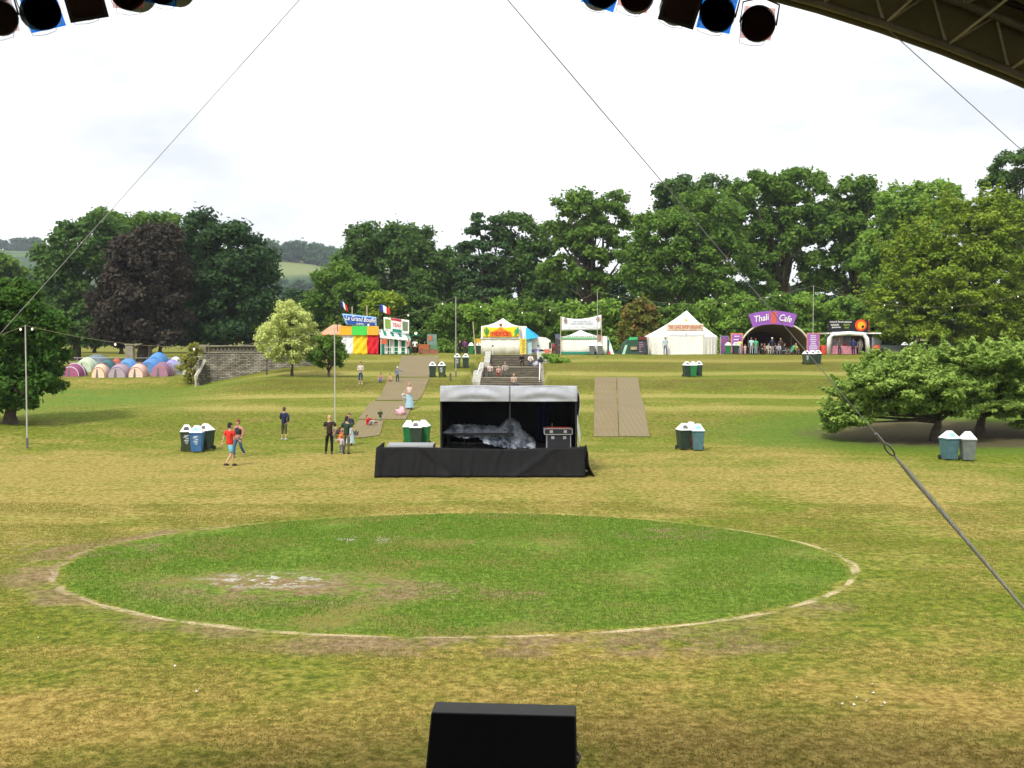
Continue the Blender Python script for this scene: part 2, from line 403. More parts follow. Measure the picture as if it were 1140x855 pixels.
# short grass blades over the nearest turf
def grass():
    rng = np.random.default_rng(3); n = 300000
    u = rng.random(n); D = np.sqrt(11.5 ** 2 + u * (34 ** 2 - 11.5 ** 2)); xx = (rng.random(n) * 2 - 1) * D * .52
    d = np.sqrt(((xx - CX) / RX) ** 2 + ((D - CY) / RY) ** 2)
    from mathutils import noise as mn
    keep = (np.abs(d - .995) > .022)
    pz = G(300, 646); keep &= ((xx - pz.x - .6) / 3.4) ** 2 + ((D - pz.y + .2) / 1.5) ** 2 > .4 + rng.random(n)
    dens = np.array([mn.noise(Vector((a * .5, b * .5, 3))) for a, b in zip(xx[::1], D[::1])])
    inside = d < .98
    keep &= (dens > np.where(inside, -.35, -.08) + (rng.random(n) - .5) * .5)
    keep &= ~((d > .98) & (d < 1.1) & (D < CY) & (rng.random(n) > .12))
    xx, D, inside, dens = xx[keep], D[keep], inside[keep], dens[keep]; n = len(xx)
    z = H(xx, D); a = rng.random(n) * 6.283; hgt = (.018 + .03 * rng.random(n)) * np.where(inside, 1.15, .8); w = .004 + .006 * rng.random(n)
    w *= 1 + D / 40
    lx, ly = (rng.random(n) - .5) * .05, (rng.random(n) - .5) * .05
    b = np.stack([xx, D, z - .004], -1); du = np.stack([np.cos(a) * w, np.sin(a) * w, 0 * a], -1)
    tip = b + np.stack([lx, ly, hgt], -1)
    V = np.stack([b - du, b + du, tip], 1).reshape(-1, 3); Fc = np.arange(n * 3).reshape(-1, 3)
    me = bpy.data.meshes.new('grass'); mesh_np(me, V, Fc)
    t = np.where(inside, .75 + .25 * rng.random(n), np.clip(rng.random(n) * .75 + dens * .4 - .1, 0, .8))
    me.attributes.new('tint', 'FLOAT', 'FACE').data.foreach_set('value', t.astype(np.float32))
    s = NT('grass_blades'); at = s.n('ShaderNodeAttribute', attribute_name='tint').outputs['Fac']
    rp = s.n('ShaderNodeValToRGB', {0: at}); el = rp.color_ramp.elements
    el[0].position = 0; el[0].color = (.36, .29, .10, 1); el[1].position = 1; el[1].color = (.095, .23, .02, 1)
    el[0].color = (.34, .26, .085, 1)
    k = el.new(.45); k.color = (.21, .205, .04, 1)
    sh = s.n('ShaderNodeMixShader', {0: .3, 1: s.bsdf(rp.outputs[0], .9, .05), 2: s.n('ShaderNodeBsdfTranslucent', {'Color': rp.outputs[0]}).outputs[0]}).outputs[0]
    me.materials.append(s.done(sh))
    o = bpy.data.objects.new('grass', me); COL.objects.link(o); tag(o, kind='stuff')
grass()

# ------------------------------------------------------------------ trees
def leaves_mesh(name, centers, radii, n, size, rng, flat=.75, hollow=.45, up=.6, droop=0.0, elong=1.5):
    C = np.array(centers); Rr = np.array(radii)
    p = Rr ** 2; p = p / p.sum(); k = rng.choice(len(C), n, p=p)
    dirs = rng.normal(size=(n, 3)); dirs /= np.linalg.norm(dirs, axis=1)[:, None]
    rr = Rr[k] * (hollow * .6 + (1.12 - hollow * .6) * rng.random(n) ** .75)
    rr *= np.where(rng.random(n) < .22, 1.0 + .75 * rng.random(n), 1.0)
    pos = C[k] + dirs * rr[:, None] * np.array([1, 1, flat])
    nrm = dirs * .55 + np.array([0, 0, up]) + rng.normal(size=(n, 3)) * .6
    nrm /= np.linalg.norm(nrm, axis=1)[:, None]
    t = rng.normal(size=(n, 3)); t[:, 2] -= droop; t -= nrm * (t * nrm).sum(1)[:, None]; t /= np.linalg.norm(t, axis=1)[:, None]
    b = np.cross(nrm, t); sz = size * (.55 + .9 * rng.random(n))
    a = t * (sz * elong / 2)[:, None]; c = b * (sz / 2)[:, None]
    V = np.stack([pos - a, pos + c * .9 - a * .1, pos + a, pos - c * .9 - a * .1], 1).reshape(-1, 3)
    me = bpy.data.meshes.new(name); mesh_np(me, V, np.arange(n * 4).reshape(-1, 4))
    ct = rng.random(len(C)); tint = np.clip(.62 * ct[k] + .38 * rng.random(n), 0, 1)
    me.attributes.new('tint', 'FLOAT', 'FACE').data.foreach_set('value', tint.astype(np.float32))
    return me
def clumps(lobes, dens, cr, rng, low=.35):
    cs, rs = [], []
    for (c, r) in lobes:
        c = np.array(c); r = np.array(r); area = (r[0] * r[2] + r[1] * r[2] + r[0] * r[1])
        n = max(5, int(dens * area / cr ** 2))
        for _ in range(n):
            d = rng.normal(size=3); d /= np.linalg.norm(d)
            if d[2] < -.2 and rng.random() < low: d[2] *= -1
            q = .35 + .6 * rng.random() ** .45
            cs.append(c + d * r * q); rs.append(cr * (.6 + .75 * rng.random()))
    return cs, rs
def make_tree(name, label, cat, base, lobes, leafm, n, size, cr=1.3, dens=.8, trunk_r=.4, group=None, seed=1, bark=None, flat=.75, up=.6, hollow=.45, droop=0, fork=.35, nb=9, elong=1.5, extra_trunks=None, spray=0, sup=.5, slen=1.6):
    rng = np.random.default_rng(seed); base = Vector(base)
    if n > 2000: cr *= .74; n = int(n * 1.55); size *= .84
    t = empty(name, base, label, cat, group)
    cs, rs = clumps(lobes, dens, cr, rng)
    if spray:
        for _ in range(spray):
            c, r = lobes[rng.integers(len(lobes))]; d = rng.normal(size=3); d[2] = abs(d[2]) * .7; d /= np.linalg.norm(d)
            p0 = np.array(c) + d * np.array(r) * .9; dd = d * .8 + np.array([0, 0, sup]) + rng.normal(size=3) * .15; dd /= np.linalg.norm(dd); L = slen * (.6 + .8 * rng.random())
            for q in range(6): cs.append(p0 + dd * L * q / 5); rs.append(cr * (.62 - .09 * q))
    me = leaves_mesh('crown', [np.array(c) - np.array(base) for c in cs], rs, n, size, rng, flat, hollow, up, droop, elong)
    me.materials.append(leafm); o = bpy.data.objects.new('crown', me); COL.objects.link(o); o.parent = t
    mb = MB(); top = max(lobes, key=lambda l: l[0][2]); tp = Vector(top[0])
    hc = min(l[0][2] for l in lobes)
    j = lambda a: Vector((rng.normal() * a, rng.normal() * a, 0))
    def trunk(b0, tp):
        fk = b0.lerp(Vector((b0.x * .7 + tp.x * .3, b0.y * .7 + tp.y * .3, tp.z)), fork)
        mb.tube([b0 - Vector((0, 0, .3)), b0 + Vector((0, 0, .15)), b0 + Vector((0, 0, .5)) , b0.lerp(fk, .6) + j(trunk_r * .25), fk],
                [trunk_r * 1.5, trunk_r * 1.3, trunk_r, trunk_r * .85, trunk_r * .72], 8)
        order = rng.permutation(len(cs))[:nb]
        for q, i in enumerate(order):
            c = Vector(cs[i]); s0 = fk.lerp(b0, .25 * rng.random()); m1 = s0.lerp(c, .45) + Vector((0, 0, abs(c.z - s0.z) * .12)) + j(trunk_r * .6)
            mb.tube([s0, m1, c], [trunk_r * .5, trunk_r * .28, trunk_r * .07], 5)
            c2 = m1.lerp(c, .3) + Vector((rng.normal(), rng.normal(), rng.random() + .3)) * cr
            mb.tube([m1, c2], [trunk_r * .2, trunk_r * .05], 4)
        mb.tube([fk, fk.lerp(tp, .6) + j(trunk_r), tp], [trunk_r * .7, trunk_r * .35, trunk_r * .08], 6)
    trunk(base, tp)
    for (b2, t2) in (extra_trunks or []): trunk(Vector(b2), Vector(t2))
    mb.build('trunk', bark or BARK, t, smooth=True)
    return t
def pl(D, *specs, depth=1.0):
    """lobes from pixel ellipses (cx, cy, rx, ry) at depth D"""
    out = []
    for i, (cx, cy, rx, ry) in enumerate(specs):
        c = P(cx, cy, D + ((i * 37) % 5 - 2) * .35); k = D / F
        out.append(((c.x, c.y, c.z), (rx * k, rx * k * depth, ry * k)))
    return out
LM = {
 'mid': leafmat('leaves_mid_green', (0.067, 0.151, 0.022), (0.197, 0.321, 0.055)),
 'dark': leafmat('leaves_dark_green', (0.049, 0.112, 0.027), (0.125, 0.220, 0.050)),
 'deep': leafmat('leaves_deep_green', (0.031, 0.073, 0.028), (0.068, 0.130, 0.042)),
 'copper': leafmat('leaves_copper', (0.026, 0.021, 0.017), (0.074, 0.062, 0.046), .15),
 'fresh': leafmat('leaves_fresh_green', (0.116, 0.240, 0.029), (0.299, 0.461, 0.078)),
 'lime': leafmat('leaves_lime', (0.098, 0.184, 0.018), (0.334, 0.428, 0.047), .3),
 'pale': leafmat('leaves_variegated', (0.340, 0.400, 0.100), (0.720, 0.780, 0.300), .3),
 'near': leafmat('leaves_horse_chestnut', (0.034, 0.098, 0.017), (0.105, 0.209, 0.033)),
 'pine': leafmat('needles', (0.036, 0.084, 0.031), (0.073, 0.134, 0.044), .1),
 'bronze': leafmat('leaves_bronze', (.110, .150, .022), (.270, .270, .060), spots=(.30, .20, .06)),
 'spread': leafmat('leaves_spreading', (0.119, 0.224, 0.031), (0.385, 0.517, 0.121), .3),
 'blue': leafmat('leaves_far_wood', (0.042, 0.106, 0.048), (0.084, 0.156, 0.066)),
 'autumn': leafmat('leaves_yellowing', (0.151, 0.185, 0.028), (0.396, 0.370, 0.067)),
}
def tr(label, px, D, specs, m, n, size, **kw):
    base = kw.pop('base', None) or GD(px, D)
    return make_tree(kw.pop('name', 'broadleaf_tree'), label, kw.pop('cat', 'tree'), base, pl(D, *specs, depth=kw.pop('depth', 1.0)), LM[m], n, size, **kw)
# left clump
tr('tall green tree with a ragged top at the left end of the dark clump', 85, 150, [(85, 292, 42, 40), (60, 320, 38, 40), (105, 262, 32, 26), (90, 345, 40, 30), (70, 370, 36, 14), (105, 368, 30, 14)], 'dark', 17000, .50, seed=11, cr=1.6, trunk_r=.6)
tr('thin topped tree showing sky through its crown above the copper beech', 165, 168, [(115, 250, 24, 16), (160, 252, 32, 14), (185, 252, 18, 14), (145, 290, 40, 40)], 'mid', 12000, .48, seed=12, cr=1.1, dens=.7, trunk_r=.6)
tr('purple brown copper beech with a dense rounded crown', 158, 140, [(158, 302, 42, 50), (150, 345, 48, 32), (178, 282, 32, 34), (135, 320, 32, 38), (190, 330, 30, 40), (140, 366, 34, 16), (178, 368, 30, 14)], 'copper', 22000, .42, seed=13, cr=1.5, trunk_r=.7)
tr('very dark green tree between the copper beech and the bare leaning limb', 215, 148, [(222, 272, 34, 34), (205, 320, 34, 44), (232, 330, 38, 38), (215, 350, 40, 26), (225, 372, 30, 10)], 'deep', 18000, .46, seed=14, cr=1.6, trunk_r=.6)
tr('large dark tree with a leaning limb right of the dark clump', 250, 146, [(252, 270, 30, 26), (270, 295, 36, 34), (282, 325, 32, 30), (250, 320, 36, 40), (288, 345, 26, 22), (262, 368, 30, 10)], 'deep', 20000, .46, seed=15, cr=1.6, trunk_r=.7, nb=12)
tr('young green tree half hidden behind the edge of the large dark tree', 262, 175, [(262, 362, 22, 20), (275, 350, 16, 18)], 'mid', 4000, .45, seed=16, trunk_r=.3)
tr('distant green tree at the far left edge under the hill', 8, 190, [(2, 305, 26, 24), (15, 330, 28, 30), (-15, 340, 30, 36)], 'mid', 9000, .55, seed=17, trunk_r=.5)
tr('low dark tree filling the gap left of the clump above the tents', 48, 175, [(45, 345, 30, 28), (25, 362, 26, 20)], 'deep', 8000, .55, seed=18, trunk_r=.4)
# near chestnut
tr('dark round tree with big leaves growing close at the left edge', 10, 60, [(12, 352, 44, 44), (-15, 385, 52, 60), (38, 385, 36, 52), (30, 425, 40, 30), (-5, 440, 44, 18), (55, 368, 20, 36)], 'near', 46000, .205, seed=21, cr=.65, dens=.9, trunk_r=.32, up=.8, droop=.5, nb=12, flat=.7)
# mid trees
tr('pale green rounded tree behind the stall with the orange roof', 380, 150, [(380, 322, 38, 28), (362, 345, 36, 26), (405, 335, 30, 26), (395, 360, 34, 20)], 'mid', 15000, .42, seed=31, cr=1.2, trunk_r=.45)
tr('tall dark oak with a broad billowing top beside the far hill', 435, 178, [(415, 275, 34, 26), (450, 268, 34, 22), (468, 295, 28, 28), (395, 300, 28, 26), (435, 305, 46, 36), (440, 345, 50, 34)], 'dark', 22000, .5, seed=32, cr=1.6, trunk_r=.7)
tr('dark conifer shaped young tree rising behind the green striped stall', 470, 140, [(470, 318, 8, 18), (470, 340, 22, 18), (468, 360, 32, 20), (466, 378, 36, 16), (440, 372, 18, 18)], 'dark', 12000, .36, seed=33, cr=.9, trunk_r=.3, name='conifer_tree')
tr('yellow green sapling between the french flags', 425, 138, [(422, 345, 16, 20), (436, 338, 14, 12), (430, 368, 18, 18)], 'lime', 5000, .34, seed=34, cr=.8, trunk_r=.15)
tr('tall dark pine with tufted tops above the stone steps', 541, 170, [(532, 246, 8, 9), (551, 247, 8, 9), (540, 258, 20, 8), (526, 275, 18, 8), (556, 276, 18, 9), (540, 292, 28, 9), (530, 310, 26, 8), (556, 312, 22, 8), (541, 330, 28, 9)], 'pine', 12000, .42, seed=35, cr=.9, flat=.45, trunk_r=.5, name='pine_tree', fork=.6)
tr('dark tree with a rounded top tight against the pine', 580, 172, [(578, 260, 26, 24), (592, 290, 26, 30), (570, 315, 34, 28), (605, 325, 26, 26)], 'dark', 15000, .5, seed=36, cr=1.5, trunk_r=.5)
tr('dark low crowned tree filling in behind the oak and the pine', 500, 185, [(500, 300, 26, 24), (505, 335, 36, 30), (485, 325, 26, 30)], 'dark', 10000, .55, seed=37, cr=1.5, trunk_r=.5)
tr('big open oak showing dark limbs left of the overhead wire', 660, 160, [(648, 235, 34, 26), (678, 240, 28, 26), (625, 262, 22, 20), (655, 272, 40, 22), (625, 300, 24, 16), (690, 290, 20, 28), (655, 312, 32, 16)], 'mid', 17000, .46, seed=38, cr=1.15, dens=.55, trunk_r=.7, nb=18)
tr('large bushy oak with low sweeping boughs behind the cream marquee', 760, 148, [(745, 262, 44, 30), (790, 240, 40, 26), (715, 290, 30, 30), (755, 300, 50, 30), (800, 285, 38, 36), (790, 330, 46, 22), (735, 318, 36, 18)], 'mid', 30000, .42, seed=39, cr=1.3, trunk_r=.7)
tr('dark rounded tree behind the top of the bushy oak', 770, 172, [(760, 218, 34, 20), (790, 215, 30, 18), (770, 245, 40, 28)], 'dark', 11000, .5, seed=40, cr=1.5, trunk_r=.5)
tr('tallest oak with sky gaps behind the purple cafe sign', 870, 156, [(850, 218, 40, 28), (885, 210, 38, 22), (832, 250, 28, 26), (900, 245, 34, 26), (865, 262, 40, 26), (850, 300, 26, 30), (905, 300, 22, 20)], 'mid', 25000, .46, seed=41, cr=1.3, dens=.55, trunk_r=.8, nb=18)
tr('wide oak with a domed top right of the tallest oak', 950, 160, [(955, 218, 30, 20), (930, 250, 34, 26), (965, 245, 36, 30), (945, 290, 36, 26), (925, 318, 28, 16)], 'mid', 18000, .46, seed=42, cr=1.3, dens=.6, trunk_r=.6, nb=14)
tr('green tree with an uneven top peering over the yellow green beech', 1020, 150, [(1000, 232, 32, 24), (1040, 218, 30, 18), (990, 270, 30, 34), (975, 310, 24, 40), (1030, 250, 40, 30)], 'fresh', 17000, .42, seed=43, cr=1.2, trunk_r=.5)
tr('tall lacy tree cut off by the right edge of the view', 1135, 135, [(1130, 185, 30, 18), (1110, 205, 22, 14), (1145, 205, 30, 26), (1125, 235, 36, 22), (1150, 260, 30, 40)], 'dark', 13000, .32, seed=44, cr=.9, dens=.55, trunk_r=.5, nb=14)
tr('huge yellow green beech with feathery boughs right of the stalls', 1080, 120, [(1075, 265, 62, 46), (1040, 310, 58, 40), (1110, 300, 62, 60), (1000, 345, 38, 34), (1060, 350, 70, 36), (1130, 350, 60, 36), (1100, 240, 40, 24), (1020, 285, 36, 26), (1040, 372, 66, 12), (1120, 374, 60, 12), (1080, 320, 84, 62), (1060, 340, 70, 50)], 'lime', 120000, .24, seed=45, cr=.95, dens=.62, trunk_r=.7, flat=.45, up=.9, elong=1.9, spray=230, sup=.75, slen=2.2)
# pale tree pair and dark bush on the bank
b = G(325, 419); tr('pale yellow variegated tree on the grass bank by the stone wall', 325, b.y, [(325, 357, 24, 20), (306, 378, 20, 20), (340, 378, 17, 22), (322, 390, 28, 16), (318, 345, 12, 12)], 'pale', 12000, .16, seed=51, cr=.42, dens=1.0, trunk_r=.10, base=b, up=.8, nb=10, fork=.25)
b = G(297, 417); tr('slim pale sapling growing left of the variegated tree', 297, b.y, [(296, 382, 13, 18), (298, 370, 9, 10)], 'pale', 3000, .15, seed=52, cr=.35, trunk_r=.05, base=b, fork=.6, nb=5)
b = G(366, 420); tr('small green rounded tree beside the pale variegated tree', 366, b.y, [(367, 388, 17, 15), (356, 398, 12, 10), (377, 398, 12, 12)], 'mid', 7000, .17, seed=53, cr=.4, trunk_r=.09, base=b, up=.7, fork=.2)
# spreading pair on the right
b1 = G(1041, 491); b2 = G(1102, 489)
tr('low wide spreading tree with feathery leaves over the paired bins', 1041, b1.y, [(1000, 420, 46, 19), (960, 438, 34, 17), (1040, 412, 50, 18), (946, 462, 24, 14), (1000, 447, 54, 15), (1060, 436, 46, 20), (1045, 455, 44, 9), (930, 472, 10, 9), (1075, 400, 46, 14), (1005, 404, 34, 12), (1000, 430, 66, 24)], 'spread', 105000, .135, seed=61, cr=.5, dens=.8, trunk_r=.24, base=b1, flat=.40, up=1.0, droop=.3, elong=2.0, fork=.3, nb=18, spray=240, sup=.08, slen=.7)
tr('second low spreading tree reaching out of the right edge', 1102, b2.y + 1.2, [(1130, 397, 50, 16), (1110, 422, 46, 20), (1150, 428, 50, 24), (1125, 450, 46, 15), (1092, 458, 32, 9), (1160, 462, 42, 15), (1180, 408, 50, 28), (1130, 430, 60, 24)], 'spread', 84000, .135, seed=62, cr=.5, dens=.8, trunk_r=.26, base=b2 + Vector((0, 1.2, 0)), flat=.40, up=1.0, droop=.3, elong=2.0, fork=.3, nb=14, spray=150, sup=.08, slen=.7)
# small yellowing shrub by the wall end, weeds by the steps
b = G(212, 428); tr('sparse yellowing shrub in front of the left end of the stone wall', 212, b.y, [(214, 392, 8, 12), (208, 412, 9, 16), (217, 405, 6, 14)], 'autumn', 1500, .17, seed=55, cr=.4, trunk_r=.05, base=b, nb=8, name='shrub', cat='shrub', fork=.2)
b = G(621, 404); tr('clump of leafy weeds growing beside the top of the stone steps', 621, b.y, [(616, 401, 8, 5), (628, 404, 8, 4), (608, 398, 5, 5)], 'fresh', 1400, .18, seed=56, cr=.25, trunk_r=.02, base=b, nb=5, name='weed_clump', cat='plant')
# row of small trees behind the stalls
ROW = [(500, 340, 'behind the notice board'), (530, 338, 'behind the left half of the mexican tent'), (563, 334, 'behind the peak of the mexican tent'), (598, 334, 'behind the white trailer with the blue awning'),
       (635, 335, 'behind the tent under the long white banner'), (672, 334, 'behind the tall pole right of the long white banner'), (755, 336, 'behind the point of the cream marquee'), (790, 334, 'between the cream marquee and the purple cafe sign'),
       (826, 330, 'behind the left end of the purple cafe sign'), (862, 328, 'behind the right half of the purple cafe sign'), (900, 328, 'behind the tall pole by the arched cafe tent'), (938, 330, 'behind the black sign with the orange disc'), (970, 335, 'touching the edge of the yellow green beech')]
for i, (px, ty, wh) in enumerate(ROW):
    tr('bushy tree in the row ' + wh, px, 134 + (i % 3) * 1.5, [(px, ty + 14, 20, 15), (px - 10, ty + 34, 20, 20), (px + 11, ty + 32, 20, 20), (px, ty + 50, 23, 13)], 'fresh' if i % 3 else 'mid', 8500, .34, seed=70 + i, cr=.85, trunk_r=.18, group='row of small trees behind the stalls', up=.5)
tr('bronze orange tree in the row left of the cream marquee', 715, 133, [(713, 348, 18, 14), (704, 366, 16, 18), (724, 364, 18, 20), (714, 380, 22, 12)], 'bronze', 8500, .33, seed=88, cr=.8, trunk_r=.18, group='row of small trees behind the stalls')

# background trees filling the belt between the big oaks
for i, (px, ty, wh) in enumerate([(335, 318, 'behind the pale variegated tree, left of the tall oak'), (520, 300, 'between the oak and the pine'), (600, 306, 'behind the left limb of the open oak'), (640, 300, 'behind the trunk of the open oak'), (690, 300, 'between the open oak and the bushy oak'), (745, 300, 'hidden low behind the bushy oak'), (830, 306, 'left of the trunk of the tallest oak'), (880, 312, 'right of the trunk of the tallest oak'), (915, 305, 'in the gap right of the tallest oak'), (960, 300, 'behind the domed oak')]):
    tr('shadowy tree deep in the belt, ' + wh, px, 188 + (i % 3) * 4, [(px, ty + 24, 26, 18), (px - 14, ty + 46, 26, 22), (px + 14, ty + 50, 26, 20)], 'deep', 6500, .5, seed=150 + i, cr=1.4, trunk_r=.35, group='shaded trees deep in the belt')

# ------------------------------------------------------------------ hills
def hills():
    n = NT('hillside'); g = n.n('ShaderNodeNewGeometry').outputs['Position']
    v = n.n('ShaderNodeTexVoronoi', {'Vector': g, 'Scale': .006}); c = v.outputs['Color']
    sx = n.n('ShaderNodeSeparateColor', {0: c}).outputs[0]
    woods = n.mix(n.noise(.06, 4, g, .7), (.03, .06, .03), (.06, .10, .04))
    f = n.mix(sx, (.09, .15, .05), (.20, .22, .09))
    v2 = n.n('ShaderNodeTexVoronoi', {'Vector': g, 'Scale': .006}, feature='DISTANCE_TO_EDGE').outputs[0]
    col = n.mix(n.sm(v2, .02, .05, 1, 0), f, woods); col = n.mix(n.sm(n.noise(.004, 3, g), .45, .52), col, woods)
    mat = n.done(n.bsdf(col, .95, .05, bump=n.noise(.15, 4, g), bstr=.6, bdist=3))
    xs = np.linspace(-2200, 2200, 200); ys = np.linspace(420, 2400, 110)
    A, B = np.meshgrid(xs, ys)
    ridge = 138 + 10 * np.sin(A / 210) + 6 * np.sin(A / 77 + 1) - 92 * sstep((A + 230) / 260) + 10 * sstep((-A - 500) / 400)
    t = sstep((B - 450) / 1050); Zh = 6 + (ridge - 6) * t - 4 * (1 - t)
    Zh += 5 * np.sin(A / 60 + B / 90) * t
    me = bpy.data.meshes.new('hills'); id_ = np.arange(A.size).reshape(A.shape)
    fc = np.stack([id_[:-1, :-1], id_[:-1, 1:], id_[1:, 1:], id_[1:, :-1]], -1).reshape(-1, 4)
    mesh_np(me, np.stack([A, B, Zh], -1).reshape(-1, 3), fc, True); me.materials.append(mat)
    o = bpy.data.objects.new('hills', me); COL.objects.link(o); tag(o, kind='structure')
    def hz(x, y):
        rd = 138 + 10 * math.sin(x / 210) + 6 * math.sin(x / 77 + 1) - 92 * float(sstep((x + 230) / 260)) + 10 * float(sstep((-x - 500) / 400))
        t = float(sstep((y - 450) / 1050)); return 6 + (rd - 6) * t - 4 * (1 - t) + 5 * math.sin(x / 60 + y / 90) * t
    # hill trees: three crowns copied along hedgerows and in copses
    protos = []
    for s_ in range(3):
        t = make_tree('hillside_tree', 'hazy rounded tree on the far hillside', 'tree', (0, 0, 0), [((0, 0, 9), (7, 7, 6)), ((3, 1, 7), (5, 5, 4)), ((-3, 0, 6), (5, 5, 4))], LM['blue'], 1500, 1.5, cr=2.6, dens=1.0, trunk_r=.5, group='trees on the far hills', seed=200 + s_, nb=4)
        protos.append(t)
    rng = random.Random(5); k = 0
    def spot(px, D):
        nonlocal k
        x = X(px, D); z = hz(x, D); t = protos[k] if k < 3 else copy_tree(protos[k % 3])
        t.location = (x, D, z - 1); t.rotation_euler = (0, 0, rng.random() * 6); q = rng.uniform(.55, 1.05) * (1 if D < 1100 else 1.5); t.scale = (q, q, q * rng.uniform(.8, 1.1))
        k += 1
    for i in range(34): spot(rng.uniform(-10, 50), rng.choice([rng.uniform(650, 1000), rng.uniform(700, 1000), 1480]))
    for i in range(70): spot(rng.uniform(285, 385), rng.choice([rng.uniform(600, 800), rng.uniform(600, 900), 905 + rng.uniform(-8, 8), 1140 + rng.uniform(-8, 8)]))
    for px in (331, 326, 336, 355, 372): spot(px, 1470)
    for i in range(50): spot(rng.uniform(570, 760), rng.uniform(500, 800))
    for i in range(14): spot(rng.uniform(905, 940), rng.uniform(500, 800))
hills()

# ------------------------------------------------------------------ distant fringe wood under the left trees
b0 = GD(140, 230)
for i, px in enumerate([-20, 10, 105, 135, 178, 215, 250, 288, 315, 340]):
    tr('low shaded tree in the wood edge, ' + ['far left by the frame', 'left of the stone pillar', 'just behind the pale green tent', 'straight behind the stone pillar', 'behind the big blue tent', 'behind the left end of the stone wall', 'behind the middle of the stone wall', 'behind the pale variegated tree', 'above the right end of the stone wall', 'left of the orange roofed stall'][i],
       px, 200 + (i % 3) * 6, [(px, 366, 26, 16), (px + 14, 352, 22, 18), (px - 6, 376, 24, 8)], 'deep', 6000, .6, seed=120 + i, cr=1.5, trunk_r=.35, group='trees of the shaded wood edge')

# ================================================================== OBJECTS
def PXZ(px, py, D):
    p = P(px, py, D); return (p.x, p.z)
def poly_px(D, pts): return [PXZ(a, b_, D) for a, b_ in pts]

# ------------------------------------------------------------------ recycling bins
def make_bin(body, lidflap=(.80, .82, .82), printed=False):
    t = empty('recycling_bin', (0, 0, 0), 'x', 'bin', 'wheeled bins with white peaked lids')
    m = MB()
    m.frus((-.22, .22, -.26, .26, .06), (-.28, .28, -.34, .34, .90))
    m.box(-.305, .305, -.365, .365, .88, .95, .012)
    m.build('body', plain('bin_plastic', body, .5, .25, 4, .1), t, True)
    m = MB(); lid = PALE
    m.frus((-.30, .30, -.36, .36, .952), (-.10, .10, -.06, .06, 1.26))
    m.build('peaked_lid', plain('bin_lid_card', (.80, .81, .80), .6, .15), t, True)
    m = MB(); v = []
    # opening flap and printed panel on the front slope
    def on(u, w): return Vector((u, -.362 + .30 * w, .952 + .308 * w)) + Vector((0, -.008, .006))
    q = [on(-.14, .22), on(.14, .22), on(.09, .7), on(-.09, .7)]
    m.add(q, [(0, 1, 2, 3)]); m.build('lid_opening', plain('bin_opening', lidflap, .6), t, True)
    w = MB()
    for s in (-1, 1):
        w.tube([(s * .27, .30, .10), (s * .22, .30, .10)], .10, 12)
    for s in (-1, 1):
        k = MB(); k.tube([(s * .29, .29, .105), (s * .235, .29, .105)], .105, 12); k.build('wheel', DARKM, t, True)
    k = MB(); k.tube([(-.24, .36, .93), (-.24, .43, .95), (.24, .43, .95), (.24, .36, .93)], .014, 6); k.build('handle', DARKM, t, True)
    if printed:
        k = MB(); rng = random.Random(9)
        for z, a, b_ in ((.74, -.10, .12), (.68, -.14, .08), (.60, -.06, .13), (.52, -.12, .12), (.45, -.08, .10), (.38, -.04, .08)):
            yf = -.345 + (.9 - z) * .095 - .01
            k.add([(a, yf, z), (b_, yf, z + .02), (b_ - .03, yf - .001, z + .055), (a + .03, yf, z + .04)], [(0, 1, 2, 3)])
        k.build('printed_panel', plain('pale_print', (.55, .62, .68), .6, .3), t, True)
    return t
BIN = {'green': make_bin((.018, .16, .05)), 'dark': make_bin((.025, .045, .032), (.10, .11, .11)), 'blue': make_bin((.045, .13, .30), (.25, .62, .58), True),
       'grey': make_bin((.13, .15, .14)), 'slate': make_bin((.07, .15, .17), (.2, .5, .5)), 'olive': make_bin((.045, .065, .03), (.06, .06, .06), True), 'red': make_bin((.22, .05, .02))}
used_bin = set()
def bin_at(kind, px, py, label, rz=0, D=None, s=1.0):
    g = GD(px, D) if D else G(px, py)
    t = BIN[kind] if kind not in used_bin else copy_tree(BIN[kind]); used_bin.add(kind)
    t.location = g; t.rotation_euler = (0, 0, rz); t.scale = (s, s, s); t['label'] = label; return t
bin_at('olive', 208, 502.5, 'olive bin with a black bag rim, left of the trio behind the red shirted man', .25)
bin_at('blue', 219.5, 503.5, 'blue printed bin in the middle of the trio by the red shirted man', .1)
bin_at('dark', 229.5, 501, 'dark bin on the right end of the trio with the blue bin', -.3)
bin_at('green', 455, 496, 'bright green bin at the left of the trio left of the small stage', .1)
bin_at('dark', 463.5, 497, 'dark green bin in the middle of the trio left of the small stage', -.05)
bin_at('green', 471.5, 495.5, 'bright green bin nearest the small stage tent', -.2)
bin_at('dark', 761, 500.5, 'dark green bin left of the pair out on the open grass', .2)
bin_at('red', 769, 498.5, 'rusty red bin squeezed behind the pair out on the open grass', 0)
bin_at('slate', 777, 501.5, 'grey green bin right of the pair out on the open grass', -.1)
bin_at('slate', 1056.5, 512, 'blue grey bin left of the pair under the spreading trees', .2, s=1.02)
bin_at('grey', 1077, 513, 'grey green bin right of the pair under the spreading trees', -.15, s=1.02)
bin_at('dark', 481.5, 420, 'dark bin left of the lower pair uphill from the small stage', .1)
bin_at('olive', 492, 420, 'dark bin with a pale print right of the lower pair uphill from the small stage', -.1)
bin_at('olive', 509, 409.5, 'dark printed bin left of the upper pair near the steps', .1)
bin_at('dark', 518.5, 409.5, 'dark bin right of the upper pair near the steps', 0)
bin_at('dark', 764.5, 419.5, 'dark bin at the left of the three alone on the bank below the cream marquee', .15)
bin_at('green', 771.5, 419.5, 'green bin in the middle of the three on the bank below the cream marquee', 0)
